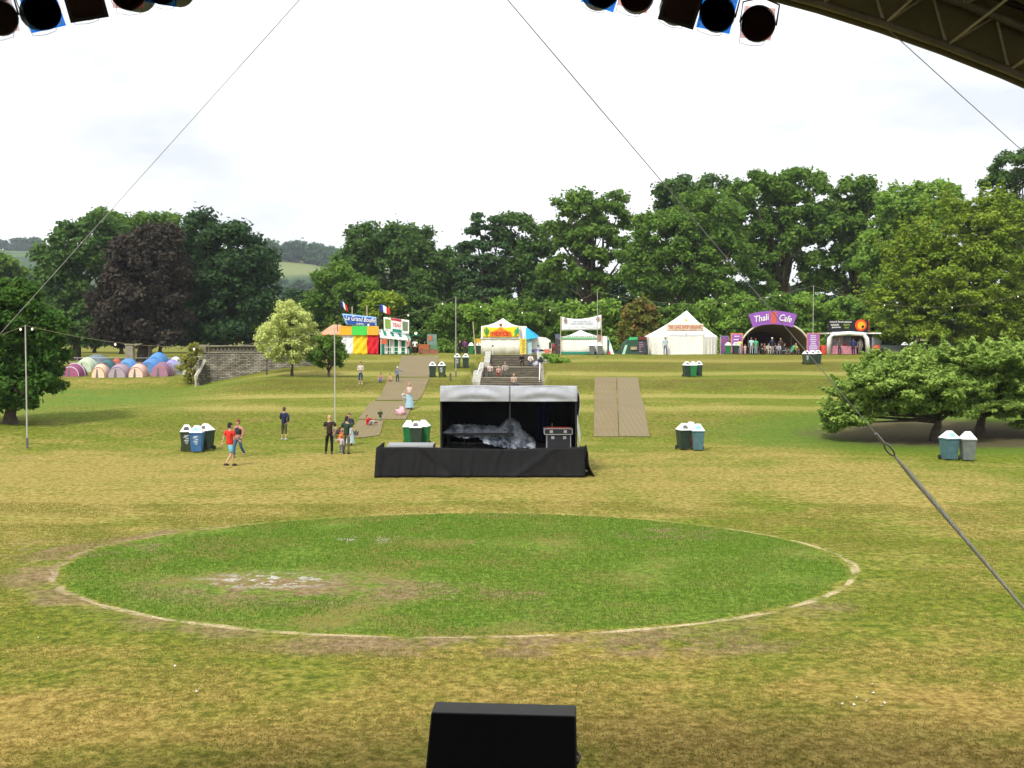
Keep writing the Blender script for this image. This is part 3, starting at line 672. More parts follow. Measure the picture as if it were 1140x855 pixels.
bin_at('dark', 778, 419, 'dark bin at the right of the three on the bank below the cream marquee', -.1)
bin_at('olive', 897.5, 405.5, 'dark printed bin left of the three in front of the purple menu board', .1)
bin_at('dark', 904, 405.5, 'black bin in the middle of the three in front of the purple menu board', 0)
bin_at('dark', 910.5, 405, 'dark bin right of the three in front of the purple menu board', -.1)
bin_at('green', 524.5, 0, 'green bin on the plateau beside the tent with the mexican sign', .0, 113)
bin_at('dark', 533, 0, 'dark bin touching the tent with the mexican sign', .0, 113)
bin_at('grey', 659, 0, 'pale grey bin left of the pair against the tent under the white banner', .0, 112.4)
bin_at('grey', 667.5, 0, 'grey bin right of the pair against the tent under the white banner', .0, 112.4)
bin_at('green', 810.5, 0, 'green bin between the cream marquee and the purple board', .0, 112)
bin_at('dark', 819, 0, 'dark bin in front of the left purple board of the arched cafe', .0, 112)
bin_at('dark', 1007, 0, 'dark bin left of the pair peeping over the spreading tree', .0, 117)
bin_at('dark', 1016, 0, 'dark bin right of the pair peeping over the spreading tree', .0, 117)

# ------------------------------------------------------------------ ground mats
def matmesh(name, label, corners, nu=14, nv=40, base=(.17, .125, .075), alt=(.21, .17, .115)):
    """corners in pixels: bottom-left, bottom-right, top-right, top-left"""
    c = [G(*q) for q in corners]
    s = NT(name); g = s.n('ShaderNodeNewGeometry').outputs['Position']
    sp = s.n('ShaderNodeSeparateXYZ', {0: g})
    wx = s.math('SINE', s.math('MULTIPLY', sp.outputs[0], 2 * math.pi / .30)); wy = s.math('SINE', s.math('MULTIPLY', sp.outputs[1], 2 * math.pi / .9))
    f = s.math('MULTIPLY', s.sm(wx, -.2, .8), s.sm(wy, -1, .4, .5, 1))
    big = s.noise(.5, 4, g)
    col = s.mix(s.sm(big, .3, .7), base, alt); col = s.mix(s.math('MULTIPLY', f, .30), col, (.105, .085, .065))
    col = s.mix(s.sm(s.noise(1.2, 4, g), .55, .7, 0, .6), col, (.15, .16, .04))
    col = s.mix(.45, col, (.20, .155, .055))
    m = s.done(s.bsdf(col, .8, .2, bump=f, bstr=.3, bdist=.03))
    def fn(u, v):
        p = (c[0].lerp(c[1], u)).lerp(c[3].lerp(c[2], u), v); return (p.x, p.y, h1(p.x, p.y) + .045)
    o = MB().sheet(fn, nu, nv, (0, 0, -.03)).build('ground_mat', m)
    return tag(o, label, 'ground mat', 'ribbed walkway mats on the bank')
matmesh('m1', 'left strip of the straight ribbed mat right of the small stage', [(661, 486.5), (688.5, 486.5), (686, 420.5), (662, 420.5)])
matmesh('m2', 'right strip of the straight ribbed mat, flared at its foot', [(689.5, 486), (723, 486.5), (709.5, 420.5), (687, 420.5)], base=(.185, .155, .12))
matmesh('m3', 'brown mat between the green striped stall and the first terrace edge', [(441, 420), (483, 420), (489, 396.5), (447, 396.5)], base=(.16, .13, .095))
matmesh('m4', 'brown mat where two small children play on the slope', [(418, 446), (465, 446), (479, 421.5), (434, 421.5)], base=(.165, .125, .085))
matmesh('m5', 'wide mat behind the lying child, with a pink bag on it', [(399, 467), (452, 467), (464, 447.5), (415, 447.5)], base=(.19, .15, .095))
matmesh('m6', 'bottom mat of the slanting walkway where people lie', [(386, 489), (423, 485), (427, 468.5), (399, 468.5)], base=(.18, .145, .095))

# ------------------------------------------------------------------ small stage
D0 = 40.6; DK = Z(499, D0 + .1)
st = empty('small_stage', (X(565, D0), D0, h1(0, D0)), 'small covered stage with a white canopy roof and black skirt on the lawn', 'stage')
xl, xr = X(420, D0), X(650, D0)
DKT = DK; DK = DK - .20
MB().box(xl, xr, D0 + .08, D0 + 2.6, DK - .10, DK, .01).build('deck', plain('stage_deck', (.14, .145, .15), .55), st)
m = MB(); m.box(X(486, D0), X(648, D0), D0 + 2.6, D0 + 5.2, DK - .10, DK - .004); m.build('rear_deck', plain('stage_deck', (.14, .145, .15), .55), st)
m = MB()
for xx in np.linspace(xl + .1, xr - .1, 5):
    for yy in (D0 + .3, D0 + 2.4): m.tube([(xx, yy, 0), (xx, yy, DK - .1)], .03, 6)
m.build('deck_legs', STEEL, st)
rg = random.Random(4)
def skirt(u, v):
    x = xl - .05 + (xr - xl + .1) * u; z = DKT * (1 - v) + .02
    w = .05 * v * abs(math.sin(u * 41 + 2 * math.sin(u * 11) + v)) + .03 * v * math.sin(u * 63 + 2 * math.sin(u * 11)) - .06 * math.exp(-((u - .22 - .16 * v) / .018) ** 2) + .06 * math.exp(-((u - .86 + .2 * v) / .02) ** 2) - .05 * math.exp(-((u - .6 + .05 * v) / .012) ** 2) + .05 * v * math.sin(u * 19 + 1) + .02 * math.sin(u * 130) * v
    w += .08 * v * math.exp(-((u - .9 + .12 * (1 - v)) / .03) ** 2) - .03 * math.exp(-((u + v * .12 - .1) / .02) ** 2)
    x -= .06 * v * (1 - u) * 1.2; z += .035 * math.sin(u * 7 + .6) * (1 - v)
    return (x, D0 - .02 - abs(w) - .22 * v * v * .3, max(z, .015 + .03 * abs(math.sin(u * 31))))
m = MB().sheet(skirt, 150, 12, (0, .015, 0)); m.build('skirt', BLACKC, st, smooth=True)
m = MB(); m.sheet(lambda u, v: (xl - .06 - .08 * v - .02 * math.sin(u * 20) * v, D0 + .0 + 2.6 * u, DKT * (1 - v) + .02), 20, 6, (.015, 0, 0)); m.build('side_skirt', BLACKC, st, smooth=True)
m = MB(); m.sheet(lambda u, v: (xr + .06 + (.28 + .10 * math.sin(u * 9 + 2)) * v ** 1.6 + .10 * math.sin(v * 6 + u * 5) * (1 - v), D0 - .05 + 2.4 * u, (DKT + .10 * math.sin(u * 5 + 1)) * (1 - v) + .02), 24, 10, (-.015, 0, 0)); m.build('side_skirt', BLACKC, st, smooth=True)
m = MB(); m.box(X(430, D0 + 1), X(482, D0 + 1), D0 + .9, D0 + 2.1, DK + .003, DKT + .04, .01); m.build('deck_panel', plain('grey_board', (.30, .31, .32), .5), st)
# tent on the stage
TY = D0 + .5; tx0, tx1 = X(491, TY), X(641.5, TY); zt, zb = Z(429.5, TY), Z(447, TY); TB = D0 + 4.6
m = MB()
for xx in (tx0, (tx0 + tx1) / 2 + .05, tx1):
    m.tube([(xx, TY + .05, DK - .02), (xx, TY + .05, zb + .1)], .028, 6)
for xx in (tx0, tx1): m.tube([(xx, TB, DK), (xx, TB, zb)], .028, 6)
m.tube([(tx0, TY + .05, zb + .05), (tx1, TY + .05, zb + .05)], .025, 6)
m.build('frame', DARKM, st)
mid = (tx0 + tx1) / 2 + .05
for a, b_, sg in ((tx0 - .03, mid - .015, 0), (mid + .015, tx1 + .04, 1)):
    def val(u, v, a=a, b_=b_, sg=sg):
        x = a + (b_ - a) * u; z = zt + (zb - zt) * v + .03 * math.sin(u * 3.14) * (1 - v) * (1 if sg == 0 else .4)
        y = TY - .06 - .07 * math.sin(min(1, v * 1.15) * 2.6) + .03 * math.sin((v * 9 - 5 * (u - .5) ** 2 * 4) + sg) * math.sin(u * 3.14)
        return (x, y, z)
    m = MB().sheet(val, 40, 14, (0, .02, 0)); m.build('valance', fabric('grey_white_pvc', (.37, .385, .43), .18, .9), st, smooth=True)
m = MB(); m.sheet(lambda u, v: (tx0 + (tx1 - tx0) * u, TY - .06 + (TB - TY) * v, zt - .01 + .10 * math.sin(v * 3.1) - .45 * v), 20, 12, (0, 0, -.02)); m.build('roof', fabric('grey_white_pvc', (.37, .385, .43), .18, .9), st, smooth=True)
BK = fabric('black_cloth', (.006, .006, .008), .4)
m = MB(); m.sheet(lambda u, v: (tx0 + (tx1 - tx0) * u, TB - .05 + .04 * math.sin(u * 50), DK + (zt - .5 - DK) * v), 90, 3, (0, .02, 0)); m.build('back_wall', BK, st, smooth=True)
m = MB(); m.sheet(lambda u, v: (tx0 - .02, TY + .02 + (TB - TY) * u, DK + (zt - .2 - DK) * v), 12, 3, (-.02, 0, 0)); m.build('side_wall', BK, st)
m = MB(); m.sheet(lambda u, v: (tx1 + .02, TY + .02 + (TB - TY) * u, DK + (zt - .2 - DK) * v), 12, 3, (.02, 0, 0)); m.build('side_wall', BK, st)
m = MB(); m.sheet(lambda u, v: (tx1 + .06 + .16 * u + .06 * math.sin(v * 5), TY + .1 + 1.6 * u, DK + (Z(466, TY) + .1 * u - DK) * v), 10, 8, (.012, 0, 0)); m.build('loose_flap', fabric('white_flap', (.6, .6, .6), .5), st, smooth=True)
m = MB(); m.sheet(lambda u, v: (tx1 + .10 + .05 * math.sin(v * 3 + u), TY + .1 + 2.8 * u, Z(464, TY) + (zt - .25 - Z(464, TY)) * v), 10, 8, (.012, 0, 0)); m.build('loose_flap', fabric('white_flap', (.6, .6, .6), .5), st, smooth=True)
m = MB(); m.sheet(lambda u, v: (X(598, TB) + .5 * u + .03 * math.sin(v * 9), TB - .12 + .04 * math.sin(u * 18), DK + 1.9 * v), 16, 8, (0, .01, 0)); m.build('back_curtain', fabric('navy_cloth', (.008, .010, .05), .5), st, smooth=True)
# tarpaulin over instruments
def tarpfn(u, v):
    Y0 = D0 + 1.6; x = X(494, Y0) + (X(596, Y0) - X(494, Y0)) * u
    prof = np.interp(u, [0, .06, .2, .45, .6, .70, .78, .86, .95, 1], [.70, .86, .86, .82, .80, 1.16, 1.10, .60, .42, .20])
    low = np.interp(u, [0, .1, .35, .5, .6, 1], [.66, .50, .42, .20, .05, 0])
    z = low + (prof - low) * math.sin(min(1.0, v * 1.6) * math.pi / 2)
    cr_ = .07 * abs(math.sin(u * 31 + v * 7 + 2 * math.sin(v * 4 + u * 9))) + .04 * math.sin(u * 23 - v * 31) + .05 * abs(math.sin(u * 57 + 3 * math.sin(v * 9))) - .05
    return (x + cr_ * .6, Y0 + 1.2 * v - .15 * math.sin(v * 3) + cr_ * 1.4, DK + .01 + max(0, z + cr_ * .6))
s = NT('silver_tarp'); g = s.n('ShaderNodeTexCoord').outputs['Object']
cr1 = s.noise(3.5, 4, g, .7); cm = s.mix(s.sm(s.noise(2.2, 3, g), .42, .6), (.34, .37, .42), (.07, .085, .12))
TARP = s.done(s.bsdf(cm, .45, .5, bump=cr1, bstr=.9, bdist=.15))
o = MB().sheet(tarpfn, 150, 34, (0, .02, -.01)).build('tarpaulin', TARP, smooth=False)
tag(o, 'crumpled silver grey tarpaulin draped over equipment on the small stage', 'tarpaulin')
t = empty('keyboard_stand', (X(530, D0 + 1.5), D0 + 1.9, DK), 'black low stand holding up the silver tarpaulin on the small stage', 'stand')
m = MB()
for a in (498, 517, 560):
    xx = X(a, D0 + 1.9); m.tube([(xx, D0 + 1.9, DK), (xx, D0 + 1.9, DK + .58)], .02, 6); m.tube([(xx, D0 + 2.6, DK), (xx, D0 + 2.6, DK + .58)], .02, 6)
m.build('legs', DARKM, t)
m = MB(); m.box(X(496, D0 + 1.9), X(572, D0 + 1.9), D0 + 1.5, D0 + 2.7, DK + .58, DK + .64, .01); m.build('shelf', DARKM, t)
# flight cases
CY_ = D0 + 1.2; fx0, fx1 = X(607.5, CY_), X(636, CY_)
def flight_case(name, x0, x1, y0, y1, z0, z1, label):
    t = empty(name, ((x0 + x1) / 2, (y0 + y1) / 2, z0), label, 'flight case', 'equipment cases on the small stage')
    MB().box(x0, x1, y0, y1, z0, z1, .01).build('panel', plain('black_laminate', (.022, .022, .026), .4), t)
    e = MB()
    for xx in (x0, x1):
        for yy in (y0, y1): e.box(xx - .015, xx + .015, yy - .015, yy + .015, z0, z1)
    for zz in (z0, z1):
        for yy in (y0, y1): e.box(x0, x1, yy - .013, yy + .013, zz - .013, zz + .013)
    e.build('edge_trim', STEEL, t)
    for k in (.25, .75):
        f = MB(); xx = x0 + (x1 - x0) * k; f.box(xx - .06, xx + .06, y0 - .025, y0 - .012, z1 - .17, z1 - .06, .004); f.build('latch', plain('latch_metal', (.5, .5, .5), .35, metal=.7), t)
    return t
flight_case('flight_case', fx0 + .05, fx1 - .02, CY_, CY_ + .6, DK + .01, DK + .62, 'big black equipment case with metal edges at the right of the small stage')
flight_case('flight_case', fx0 - .05, fx1 + .04, CY_ - .05, CY_ + .65, DK + .64, DK + .86, 'shallow case with a red strip lying on top of the bigger case')
m = MB(); m.box(fx0 + .05, fx1 - .05, CY_ + .02, CY_ + .5, DK + .875, DK + .90, .004); o = m.build('red_board', plain('red_paint', (.40, .05, .03), .5)); tag(o, 'thin red board lying on the topmost equipment case', 'board')
m = MB(); m.tube([(X(615, CY_), CY_ + .2, DK + .90), (X(615, CY_), CY_ + .2, DK + 1.05)], .015, 6); o = m.build('bottle', plain('pale_glass', (.3, .3, .28), .3)); tag(o, 'tiny bottle standing on the topmost equipment case', 'bottle')

# ------------------------------------------------------------------ stone steps
steps = empty('stone_steps', (0, 100, h1(0, 91)), 'broad weathered stone steps cut into the bank up to the stalls', 'steps')
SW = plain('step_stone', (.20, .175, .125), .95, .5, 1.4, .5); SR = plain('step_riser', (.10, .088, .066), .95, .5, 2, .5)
SX = [(X(535, 92), X(603, 92)), (X(538, 98), X(601, 98)), (X(546, 107), X(598, 107))]
def flight(y0, y1, z0, z1, n, x0, x1):
    tr_ = MB(); rs_ = MB()
    dy, dz = (y1 - y0) / n, (z1 - z0) / n
    for i in range(n):
        ya, za = y0 + dy * i, z0 + dz * i
        rs_.box(x0 + .02, x1 - .02, ya + .05, y1 + .5, za - .25, za + dz - .05)
        tr_.box(x0, x1, ya, ya + dy + .06, za + dz - .05, za + dz, .008)
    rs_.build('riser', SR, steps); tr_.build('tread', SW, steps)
flight(87.5, 94, 1.2, 2.15, 7, *SX[0]); flight(97, 100.2, 2.15, 2.95, 5, *SX[1]); flight(104.4, 108.6, 2.95, 4.02, 7, *SX[2])
m = MB(); m.box(SX[0][0], SX[0][1], 94.06, 97.05, 1.9, 2.148); m.build('landing', SW, steps)
m = MB(); m.box(SX[1][0], SX[1][1], 100.26, 104.4, 2.7, 2.948); m.build('landing', SW, steps)
CON = plain('pale_concrete', (.42, .41, .36), .85, .35, 2, .3)
for x0, x1, y0, y1, za, zb in ((SX[0][0] - .75, SX[0][0], 90.5, 97, 1.9, 2.75), (SX[0][1], SX[0][1] + 1.6, 90.5, 97, 1.9, 2.75), (SX[1][0] - .4, SX[1][0], 97, 102, 2.7, 3.4), (SX[1][1], SX[1][1] + 1.0, 97, 103, 2.7, 3.5),
                       (SX[2][0] - .55, SX[2][0], 103, 109.4, 3.35, 4.35), (SX[2][1], SX[2][1] + .8, 103, 109.4, 3.35, 4.35)):
    m = MB(); m.add([(x0, y0, 1), (x1, y0, 1), (x1, y1, 1), (x0, y1, 1), (x0, y0, za), (x1, y0, za), (x1, y1, zb), (x0, y1, zb)], [(3, 2, 1, 0), (4, 5, 6, 7), (0, 1, 5, 4), (1, 2, 6, 5), (2, 3, 7, 6), (3, 0, 4, 7)])
    m.build('side_wall', STONE if x1 > 2.5 and y0 < 100 else CON, steps)
for lab, (a, b_, c_, d_) in (('white sloping handrail at the left of the lower stone steps', ((527, 430, 91), (534.5, 405.5, 98), 0, 0)), ('white handrail post line at the right of the lower stone steps', ((600.5, 429, 91), (601, 404, 98), 0, 0))):
    q0, q1 = P(*a), P(*b_); t = empty('handrail', (q0.x, q0.y, h1(q0.x, q0.y)), lab, 'handrail', 'handrails of the stone steps')
    m = MB(); m.tube([(q0.x, q0.y, q0.z - .8), q0, q1, (q1.x, q1.y, q1.z - .9)], .045, 6); m.build('rail', PALE, t)
    m = MB(); mm = q0.lerp(q1, .5); m.tube([(mm.x, mm.y, mm.z), (mm.x, mm.y, mm.z - .9)], .03, 6); m.build('post', PALE, t)
for px, w in ((548.5, 'left'), (599, 'right')):
    D = 108.5; g = P(px, 394, D); t = empty('bollard_lamp', (g.x, g.y, 4.0), 'short lamp post at the top %s corner of the stone steps' % w, 'lamp post', 'lamp posts at the head of the steps')
    m = MB(); m.tube([(g.x, g.y, 4.0), (g.x, g.y, 4.85)], .03, 6); m.build('post', PALE, t)
    m = MB(); m.ell((g.x, g.y, 4.92), (.11, .11, .09)); m.build('lamp_head', plain('lamp_dark', (.06, .06, .09), .4), t, smooth=True)

# ------------------------------------------------------------------ stone retaining wall
def brickmat():
    s = NT('rubble_stone'); g = s.n('ShaderNodeNewGeometry').outputs['Position']
    sp = s.n('ShaderNodeSeparateXYZ', {0: g}); c = s.n('ShaderNodeCombineXYZ', {0: s.math('ADD', sp.outputs[0], sp.outputs[1]), 1: sp.outputs[2], 2: 0.0}).outputs[0]
    br = s.n('ShaderNodeTexBrick', {'Vector': c, 'Scale': 1.0, 'Mortar Size': .022, 'Brick Width': .47, 'Row Height': .15, 'Color1': (.30, .275, .22, 1), 'Color2': (.10, .09, .07, 1), 'Mortar': (.05, .043, .033, 1), 'Bias': -.15})
    col = s.mix(1.0, br.outputs[0], s.sm(s.noise(1.3, 4, g), .3, .7, .6, 1.25), 'MULTIPLY')
    return s.done(s.bsdf(col, .95, .1, bump=br.outputs[1], bstr=-.6, bdist=.05))
RUB = brickmat(); WY = 98.0; wx0, wx1 = X(225, WY), X(352, WY)
wall = empty('stone_wall', (wx0, WY, 1.0), 'long grey stone retaining wall with a carved parapet left of the bank', 'wall')
zc = Z(384.5, WY); zp = Z(393.0, WY)
MB().box(wx0, wx1, WY, WY + .6, .5, zp).build('masonry', RUB, wall)
MB().box(wx0, wx0 + .6, WY + .6, WY + 24, .5, zp).build('side_masonry', RUB, wall)
MB().box(wx0 - .06, wx1, WY - .07, WY + .67, zc - .10, zc, .02).build('coping', STONE, wall)
MB().box(wx0 - .06, wx0 + .66, WY + .67, WY + 24, zc - .10, zc, .02).build('side_coping', STONE, wall)
MB().box(wx0 - .05, wx1, WY - .05, WY + .65, zp, zp + .09, .01).build('string_course', STONE, wall)
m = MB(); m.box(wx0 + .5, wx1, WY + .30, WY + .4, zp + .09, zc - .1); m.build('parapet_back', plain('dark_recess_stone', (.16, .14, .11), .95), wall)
m = MB(); k = wx0 + .9
while k < wx1 - .4:
    m.tube([(k, WY + .14, zp + .1), (k + .26, WY + .14, zc - .11)], .035, 5); m.tube([(k + .26, WY + .16, zp + .1), (k, WY + .16, zc - .11)], .035, 5); k += .34
m.build('parapet_tracery', STONE, wall)
for px in (225, 300):
    xx = X(px, WY); MB().box(xx - .3, xx + .35, WY - .10, WY + .7, zp + .003, zc + .05, .02).build('pier', STONE, wall)
a = P(228, 401, WY - .4); b_ = P(218, 419, WY - 2.2); c_ = P(217.5, 432, WY - 2.4)
m = MB(); m.tube([a, b_, (c_.x, c_.y, c_.z - .5)], .16, 4); m.build('sloped_coping', plain('light_stone', (.5, .47, .38), .9, .3), wall)
m = MB(); m.prism([(0, 0)] * 0 or [(wx0 - .12, .5), (wx0 + .2, .5), (wx0 + .2, a.z), (wx0 - .12, a.z - .3)], WY - 1.6, WY); m.build('buttress', RUB, wall)

# ------------------------------------------------------------------ dome tents
def name_of(c): return '_'.join(str(int(k * 100)) for k in c)
def dome(label, x0, x1, top, bot, col, D, band=None, door=None, big=False):
    gy_ = sum(col) / 3; col = tuple(c * .78 + gy_ * .22 for c in col)
    xa, xb = X(x0, D), X(x1, D); cx = (xa + xb) / 2; w = (xb - xa) / 2; g = h1(cx, D); hgt = max(.8, Z(top, D) - g)
    t = empty('dome_tent', (cx, D, g), label, 'tent', 'dome tents pitched on the camping field')
    dep = w * (1.5 if big else 1.15)
    def fn(u, v):
        a = math.pi * u; r = 1 - .0 * v; vv = (v - .5) * 2; q = math.sqrt(max(0, 1 - abs(vv * .72) ** 2.2))
        return (cx - w * math.cos(a) * (.35 + .65 * q), D + dep * (1 + vv), g + hgt * math.sin(a) ** .85 * q)
    m = MB(); m.sheet(fn, 16, 12, (0, 0, -.01)); m.build('flysheet', fabric('tent_' + name_of(col), col, .3, 1.5), t, smooth=True)
    for vv in (.01, .5):
        p = MB(); p.tube([Vector(fn(i / 14, vv)) + Vector((0, -.02 if vv < .5 else 0, .03)) for i in range(15)], .035, 5); p.build('pole_sleeve', plain('sleeve_' + name_of(band or (.5, .5, .5)), band or (.5, .5, .5)), t)
    # front panel under the front arch
    f = MB(); pts = [Vector(fn(i / 14, 0)) for i in range(15)]; yf = D
    f.prism([(p_.x, max(g, p_.z)) for p_ in pts], yf - .03, yf); f.build('door_panel', fabric('door_' + name_of(door or col), door or col, .3), t)
    fb = MB(); pts = [Vector(fn(i / 14, 1)) for i in range(15)]; fb.prism([(p_.x, max(g, p_.z)) for p_ in pts], D + 2 * dep, D + 2 * dep + .03); fb.build('rear_panel', fabric('tent_' + name_of(col), col, .3, 1.5), t)
    k = MB(); k.prism([(cx - w * .30, g), (cx + w * .02, g), (cx - w * .04, g + hgt * .60), (cx - w * .16, g + hgt * .64)], D - .05, D - .035); k.build('doorway', plain('tent_mesh_door', (.16, .13, .13), .8), t)
    return t
dome('magenta tent with pale stripes half hidden by the dark round tree', 66, 89, 405, 417, (.28, .05, .16), 104, (.7, .7, .75), (.35, .10, .2))
dome('pale green tent next to the magenta tent', 81, 103, 398.5, 411, (.46, .56, .38), 112, (.6, .7, .5))
dome('cream tent with a red edge in the front row', 100, 117.5, 405, 417, (.66, .50, .34), 103, (.5, .12, .08), (.72, .56, .40))
dome('dark teal tent behind the red edged cream tent', 107, 125, 400, 411, (.05, .15, .17), 109, (.04, .08, .1))
dome('mauve grey tent second in the front row', 118, 141, 405, 417, (.33, .24, .30), 103, (.22, .16, .3), (.40, .32, .36))
dome('small bright blue tent behind the mauve tent', 128, 149, 399.5, 410, (.06, .26, .60), 110, (.1, .3, .6))
dome('peach tent with a dark object in its doorway', 141, 160.5, 405, 417, (.62, .42, .34), 103, (.5, .16, .12), (.70, .55, .45))
dome('large blue tunnel tent, lower front half', 152, 176, 399, 412, (.05, .22, .56), 108, (.08, .25, .6), big=True)
dome('tallest blue tent in the camping field', 160, 182, 392.5, 409, (.04, .24, .62), 114, (.05, .2, .5), big=True)
dome('plum tent with an orange strip at the right of the front row', 166, 188, 404, 417, (.24, .12, .24), 103.4, (.55, .22, .08), (.36, .18, .26))
dome('lavender tent behind the plum tent', 180, 197, 400.5, 410, (.28, .25, .60), 110, (.3, .28, .55))
dome('grey blue tent left of the yellowing shrub', 186, 206, 402, 411.5, (.22, .25, .36), 107, (.3, .3, .4))
dome('cream tent behind the yellowing shrub', 202, 216, 401, 412, (.62, .58, .42), 106, (.6, .55, .4))
dome('long low slate blue tent at the back of the camping field', 88, 113, 395, 402, (.16, .22, .28), 128, (.2, .25, .3), big=True)
dome('low white tent roof at the back beside the stone wall', 186, 200, 397.5, 402, (.72, .74, .74), 126, (.7, .7, .7))
dome('red orange tent top peeping between the teal and blue tents', 122, 133, 399, 405, (.5, .10, .05), 118, (.4, .1, .1))
# pillar and railing
t = empty('stone_pillar', (X(145, 122), 122, h1(X(145, 122), 122)), 'old square stone pillar with a broken ledge behind the tents', 'pillar')
g = wloc(t); MB().box(g.x - .42, g.x + .42, g.y - .42, g.y + .42, g.z - .2, Z(384.5, 122), .04).build('shaft', STONE, t)
m = MB(); zz = Z(384.5, 122); m.box(g.x - .50, g.x + .5, g.y - .5, g.y + .5, zz, zz + .16, .03); m.add([(g.x + .5, g.y - .2, zz - .1), (g.x + 1.3, g.y - .2, zz + .18), (g.x + 1.3, g.y + .2, zz + .18), (g.x + .5, g.y + .2, zz - .1), (g.x + .5, g.y - .2, zz + .12), (g.x + 1.3, g.y - .2, zz + .26), (g.x + 1.3, g.y + .2, zz + .26), (g.x + .5, g.y + .2, zz + .12)], [(3, 2, 1, 0), (4, 5, 6, 7), (0, 1, 5, 4), (1, 2, 6, 5), (2, 3, 7, 6), (3, 0, 4, 7)]); m.build('cap', STONE, t)
t = empty('field_railing', (X(150, 124), 124, h1(X(150, 124), 124)), 'long thin grey railing behind the camping field', 'railing')
m = MB(); ps = []
for i in range(15):
    x = -56 + i * 2.0; y = 124; z = h1(x, y); ps.append((x, y, z + 1.1)); q = MB(); q.tube([(x, y, z), (x, y, z + 1.1)], .03, 5); q.build('post', STEEL, t)
for dz in (0, -.5): m.tube([(a[0], a[1], a[2] + dz) for a in ps], .028, 5)
m.build('rail', STEEL, t)

# ------------------------------------------------------------------ stalls
def bx(m, x0, x1, y0, y1, D, Da, Db, b=0):
    """box spanning pixels (x0..x1, y0..y1) seen at depth D, from depth Da to Db"""
    a = PXZ(x0, y1, D); c = PXZ(x1, y0, D); return m.box(a[0], c[0], Da, Db, a[1], c[1], b)
GZ = 4.0
def stall(name, label, cat, px, D): return empty(name, (X(px, D), D, GZ), label, cat)
def clothsheet(x0, x1, y0, y1, D, amp=.05, fr=20, skew=0.0, seed=0):
    a = PXZ(x0, y1, D); c = PXZ(x1, y0, D)
    def fn(u, v):
        return (a[0] + (c[0] - a[0]) * (u + skew * (1 - v) * (u - .5)), D + amp * math.sin(u * fr + seed + 2 * v) * (1 - .4 * v) + amp * .6 * math.sin(3 * (v - u) * 4 + seed), max(a[1] + (c[1] - a[1]) * v, a[1]))
    return MB().sheet(fn, 30, 14, (0, .015, 0))

# french stall
D = 114; t = stall('food_stall', 'long food stall hung with white yellow and red cloths under an orange roof', 'stall', 390, D)
clothsheet(380, 394.5, 372, 394.5, D, .05, 16).build('white_cloth', fabric('white_cloth', (.74, .76, .8), .5), t, smooth=True)
clothsheet(393.5, 409, 372, 394.5, D - .03, .07, 13, .1, 2).build('yellow_cloth', fabric('yellow_cloth', (.80, .56, .02), .5), t, smooth=True)
clothsheet(408, 422, 372, 394.5, D - .06, .07, 12, -.15, 4).build('red_cloth', fabric('red_cloth', (.62, .02, .03), .5), t, smooth=True)
m = MB(); bx(m, 378, 421, 372, 394.5, D, D + .1, D + 4); m.build('inner_wall', plain('stall_dark', (.10, .06, .05), .9), t)
a0 = PXZ(354, 372.5, D); a1 = PXZ(421, 372.5, D); pk = PXZ(371, 361.5, D + 2.5)
m = MB(); m.add([(a0[0], D - .1, a0[1]), (PXZ(392, 372, D)[0], D - .1, a0[1]), (PXZ(392, 372, D)[0], D + 4, a0[1]), (a0[0], D + 4, a0[1]), (pk[0], D + 2, pk[1]), (pk[0] + .9, D + 2, pk[1])], [(0, 1, 5, 4), (1, 2, 5), (2, 3, 4, 5), (3, 0, 4)])
m.build('orange_roof', fabric('peach_canvas', (.80, .42, .27), .4, translucent=.3), t)
m = MB(); bx(m, 355, 380, 372.5, 378, D, D, D + .05); m.build('roof_valance', fabric('orange_canvas', (.75, .25, .06), .4), t)
m = MB(); m.add([(PXZ(392, 366, D)[0], D, a0[1] + .2), (a1[0], D, a0[1] + .1), (a1[0], D + 4, a0[1] + .1), (PXZ(392, 366, D)[0], D + 4, a0[1] + .2), (PXZ(397, 0, D)[0], D + 2, Z(365.5, D)), (PXZ(418, 0, D)[0], D + 2, Z(365.5, D))], [(0, 1, 5, 4), (1, 2, 5), (2, 3, 4, 5), (3, 0, 4)]); m.build('canvas_roof', WHITE, t)
for (x0, x1, c_, tx) in ((378, 391.5, (.80, .38, .02), 'CREPES'), (391.8, 408.8, (.06, .55, .07), 'GALETTES'), (409, 421.5, (.82, .36, .03), 'CAFE')):
    m = MB(); bx(m, x0, x1, 363.0, 373, D - .2, D - .25, D - .2); sg = m.build('menu_panel', plain('panel_' + name_of(c_), c_, .6, .15), t)
for px, y0, nm in ((375.5, 345, 0), (422, 345, 0)):
    m = MB(); q = P(px, 345, D + .6); m.tube([(q.x, q.y, GZ), (q.x, q.y, Z(345, D))], .04, 6); m.build('pole', DARKM, t)
# blue banner
t = stall('banner', 'blue banner with white lettering above the cloth hung stall', 'banner', 400, D + .4)
q = [P(380.5, 349, D + .3), P(419, 353, D + .3), P(419.5, 364.5, D + .3), P(385.5, 361.5, D + .3)]
def banner(q, mat, par, name='sheet', bow=0.0, nu=16):
    def fn(u, v):
        p = q[3].lerp(q[2], u).lerp(q[0].lerp(q[1], u), v); p = p.copy(); p.z -= bow * 4 * u * (1 - u) * v; p.y += .03 * math.sin(u * 11); return p
    return MB().sheet(fn, nu, 6, (0, .02, 0)).build(name, mat, par, smooth=True)
banner(q, fabric('banner_border', (.28, .50, .80), .2), t, 'border')
c0 = sum(q, Vector()) / 4
q2 = [c0 + (p - c0) * .90 + Vector((0, -.04, 0)) for p in q]; q2 = [Vector((p.x, p.y, c0.z + (p.z - c0.z) * .88)) for p in q2]
banner(q2, fabric('banner_blue', (.035, .10, .42), .2), t)
